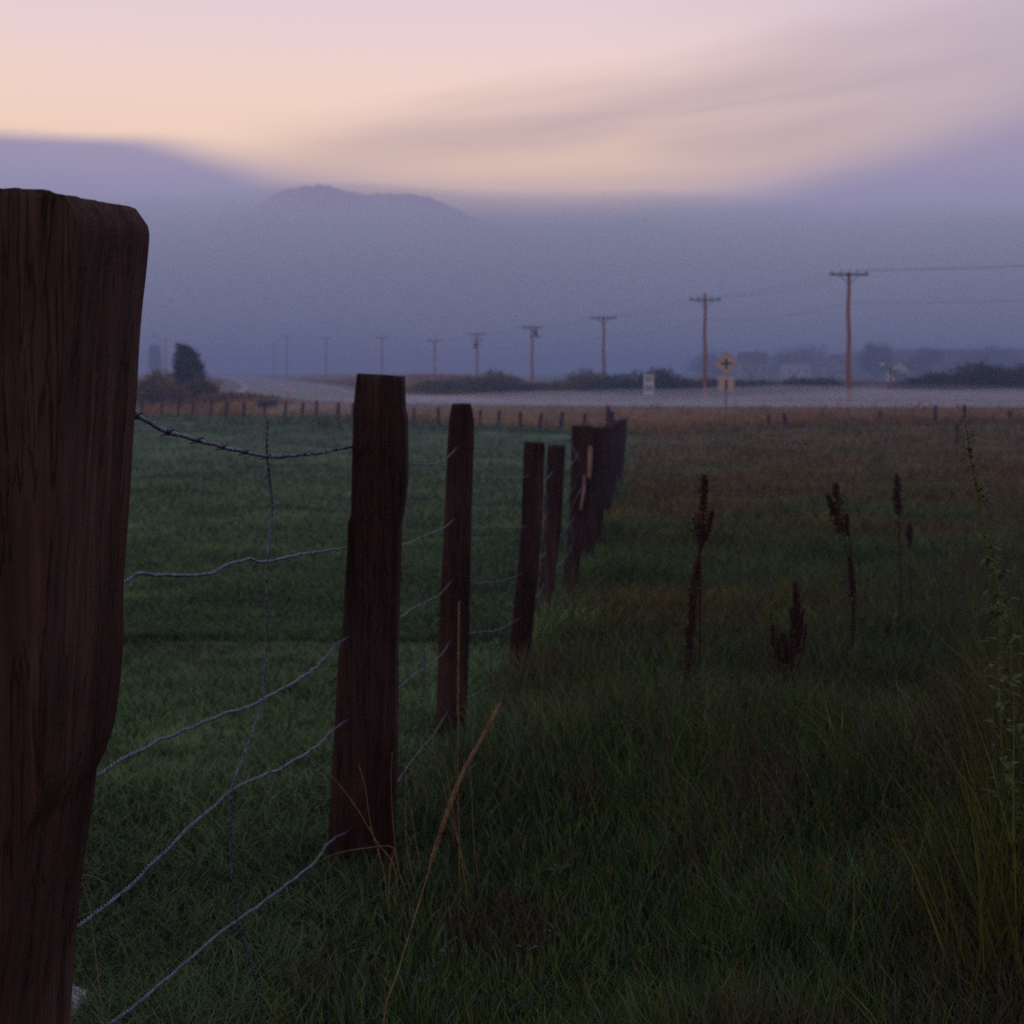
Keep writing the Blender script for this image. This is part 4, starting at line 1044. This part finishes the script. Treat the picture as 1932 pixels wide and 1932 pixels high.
# leafy green plant at the right edge
def goldenrod(pts, Y, lab, r=.003, leaves=60, ll=.05):
    P = [at(px, py, Y) for px, py in pts]; g = gz(P[0].x, Y); root = empty('green_weed', (P[0].x, Y, g), lab, 'weed', 'green weeds at the right edge'); o = Vector((P[0].x, Y, g))
    path = [p - o for p in P]
    if path[0].z > 0: path.insert(0, Vector((0.02, 0, -.02)))
    m = MB(); m.tube(path, [r * (1 - .6 * k / len(path)) for k in range(len(path))], 6); m.build('stem', MAT['leafgreen'], root, smooth=True)
    m = MB()
    for k in range(leaves):
        t = .25 + .75 * random.random(); q = t * (len(path) - 1); i = min(int(q), len(path) - 2); p = path[i].lerp(path[i + 1], q - i)
        a = random.uniform(0, 6.28); d = Vector((math.cos(a), math.sin(a), random.uniform(.2, 1.1))).normalized(); l = ll * random.uniform(.5, 1.2) * (1.15 - .6 * t); w = l * .13
        n = d.cross(Vector((0, 0, 1))).normalized(); j = len(m.v)
        m.v += [tuple(p), tuple(p + d * l * .45 - n * w), tuple(p + d * l - Vector((0, 0, l * .35))), tuple(p + d * l * .45 + n * w), tuple(p + d * l * .5 + Vector((0, 0, -w * .4)))]
        m.f += [(j, j + 1, j + 4), (j + 1, j + 2, j + 4), (j + 4, j + 2, j + 3), (j, j + 4, j + 3)]
    m.build('foliage', MAT['leafgreen'], root)
goldenrod([(1912, 1500), (1892, 1300), (1870, 1100), (1848, 950), (1830, 860), (1822, 795)], 3.4, 'tall leafy green weed rising nearly to the road at the right edge', .004, 90, .07)
goldenrod([(1935, 1500), (1915, 1350), (1895, 1200), (1880, 1060)], 3.1, 'shorter leafy green weed leaning left at the right edge', .004, 70, .08)
goldenrod([(1925, 1800), (1905, 1600), (1890, 1420), (1885, 1300)], 2.8, 'lowest leafy green weed in front at the right edge', .004, 70, .08)
dock(30, [[(1806, 850), (1806, 825), (1807, 800)]], [([(1807, 797), (1806, 815), (1806, 838)], [3, 6, 3])], 'far small dark dried stalk near the right edge of the brown grass')

# pale rock showing at the foot of the nearest post
def rock():
    bm = bmesh.new(); bmesh.ops.create_icosphere(bm, subdivisions=5, radius=1)
    for v in bm.verts:
        p = v.co.copy(); f_ = 1 + .22 * mnoise.noise(p * 1.3) + .08 * mnoise.noise(p * 4) + .03 * mnoise.noise(p * 11)
        v.co = Vector((p.x * .065 * f_, p.y * .11 * f_, p.z * .06 * f_))
    me = bpy.data.meshes.new('rock'); bm.to_mesh(me); bm.free(); me.polygons.foreach_set('use_smooth', [True] * len(me.polygons))
    o = link_mesh('rock', me, MAT['rock'], None, (-.845, 2.60, gz(-.845, 2.6) + .025))
    tag(o, 'pale rough rock in the grass at the foot of the nearest post', 'rock')
rock()

# ---------------------------------------------------------------- haze
def vol_box(name, x0, x1, y0, y1, z0, z1, dens, col, lab):
    o = MB().quadbox(((x0 + x1) / 2, (y0 + y1) / 2, (z0 + z1) / 2), ((x1 - x0) / 2, (y1 - y0) / 2, (z1 - z0) / 2)).build(name, bpy.data.materials.new(name))
    m = o.data.materials[0]; m.use_nodes = True; t = m.node_tree; t.nodes.clear()
    v = t.nodes.new('ShaderNodeVolumePrincipled'); v.inputs['Color'].default_value = (*col, 1); v.inputs['Density'].default_value = dens; v.inputs['Anisotropy'].default_value = .25
    ou = t.nodes.new('ShaderNodeOutputMaterial'); t.links.new(v.outputs[0], ou.inputs['Volume'])
    return tag(o, lab, kind='stuff')
vol_box('haze', -1620, 1620, -60, 1560, -7, 13, HAZE, (.49, .61, .93), 'bluish evening haze over the fields')

fb = vol_box('fog_bank', -5200, 5200, 1720, 4250, -10, FOG_TOP, FOG_D, FOG_C, 'distant fog bank hiding the foot of the mountain')
def soft_top(fb, x0, x1, y0, y1, nx, ny, Zf, zb):
    v = []; f = []
    xs = np.linspace(x0, x1, nx); ys = np.linspace(y0, y1, ny); X, Yg = np.meshgrid(xs, ys)
    Z = Zf(X, Yg)
    for zz_ in (Z, Z * 0 + zb):
        v += [(float(a), float(b), float(c)) for a, b, c in zip(X.ravel(), Yg.ravel(), zz_.ravel())]
    N0 = nx * ny
    for j in range(ny - 1):
        for i in range(nx - 1):
            a = j * nx + i; f.append((a, a + 1, a + nx + 1, a + nx)); f.append((N0 + a, N0 + a + nx, N0 + a + nx + 1, N0 + a + 1))
    for i in range(nx - 1):
        f.append((i, N0 + i, N0 + i + 1, i + 1)); a = (ny - 1) * nx + i; f.append((a, a + 1, N0 + a + 1, N0 + a))
    for j in range(ny - 1):
        a = j * nx; f.append((a, a + nx, N0 + a + nx, N0 + a)); a = j * nx + nx - 1; f.append((a, N0 + a, N0 + a + nx, a + nx))
    me = bpy.data.meshes.new(fb.name); me.from_pydata(v, [], f); me.update(); me.materials.append(fb.data.materials[0]); fb.data = me
soft_top(fb, -5200, 5200, 1720, 4250, 90, 24, lambda X, Yg: FOG_TOP + (fbm(X, Yg, .0019, 3, 5.0) - .5) * 75 + (fbm(X, Yg, .006, 2, 15.0) - .5) * 20 + 17 * np.exp(-((X / Yg * 1720 + 190) / 170.0) ** 2), -10)


rm = vol_box('road_mist', -13, 130, 69, 108, -7, -1.2, .021, (.93, .91, 1.0), 'low pale mist lying over the road')
soft_top(rm, -13, 130, 69, 108, 90, 26, lambda X, Yg: -1.22 + (fbm(X, Yg, .10, 3, 5.0) - .5) * 1.1 - .6 * (1 - sstep(X, -13, 2)), -7)
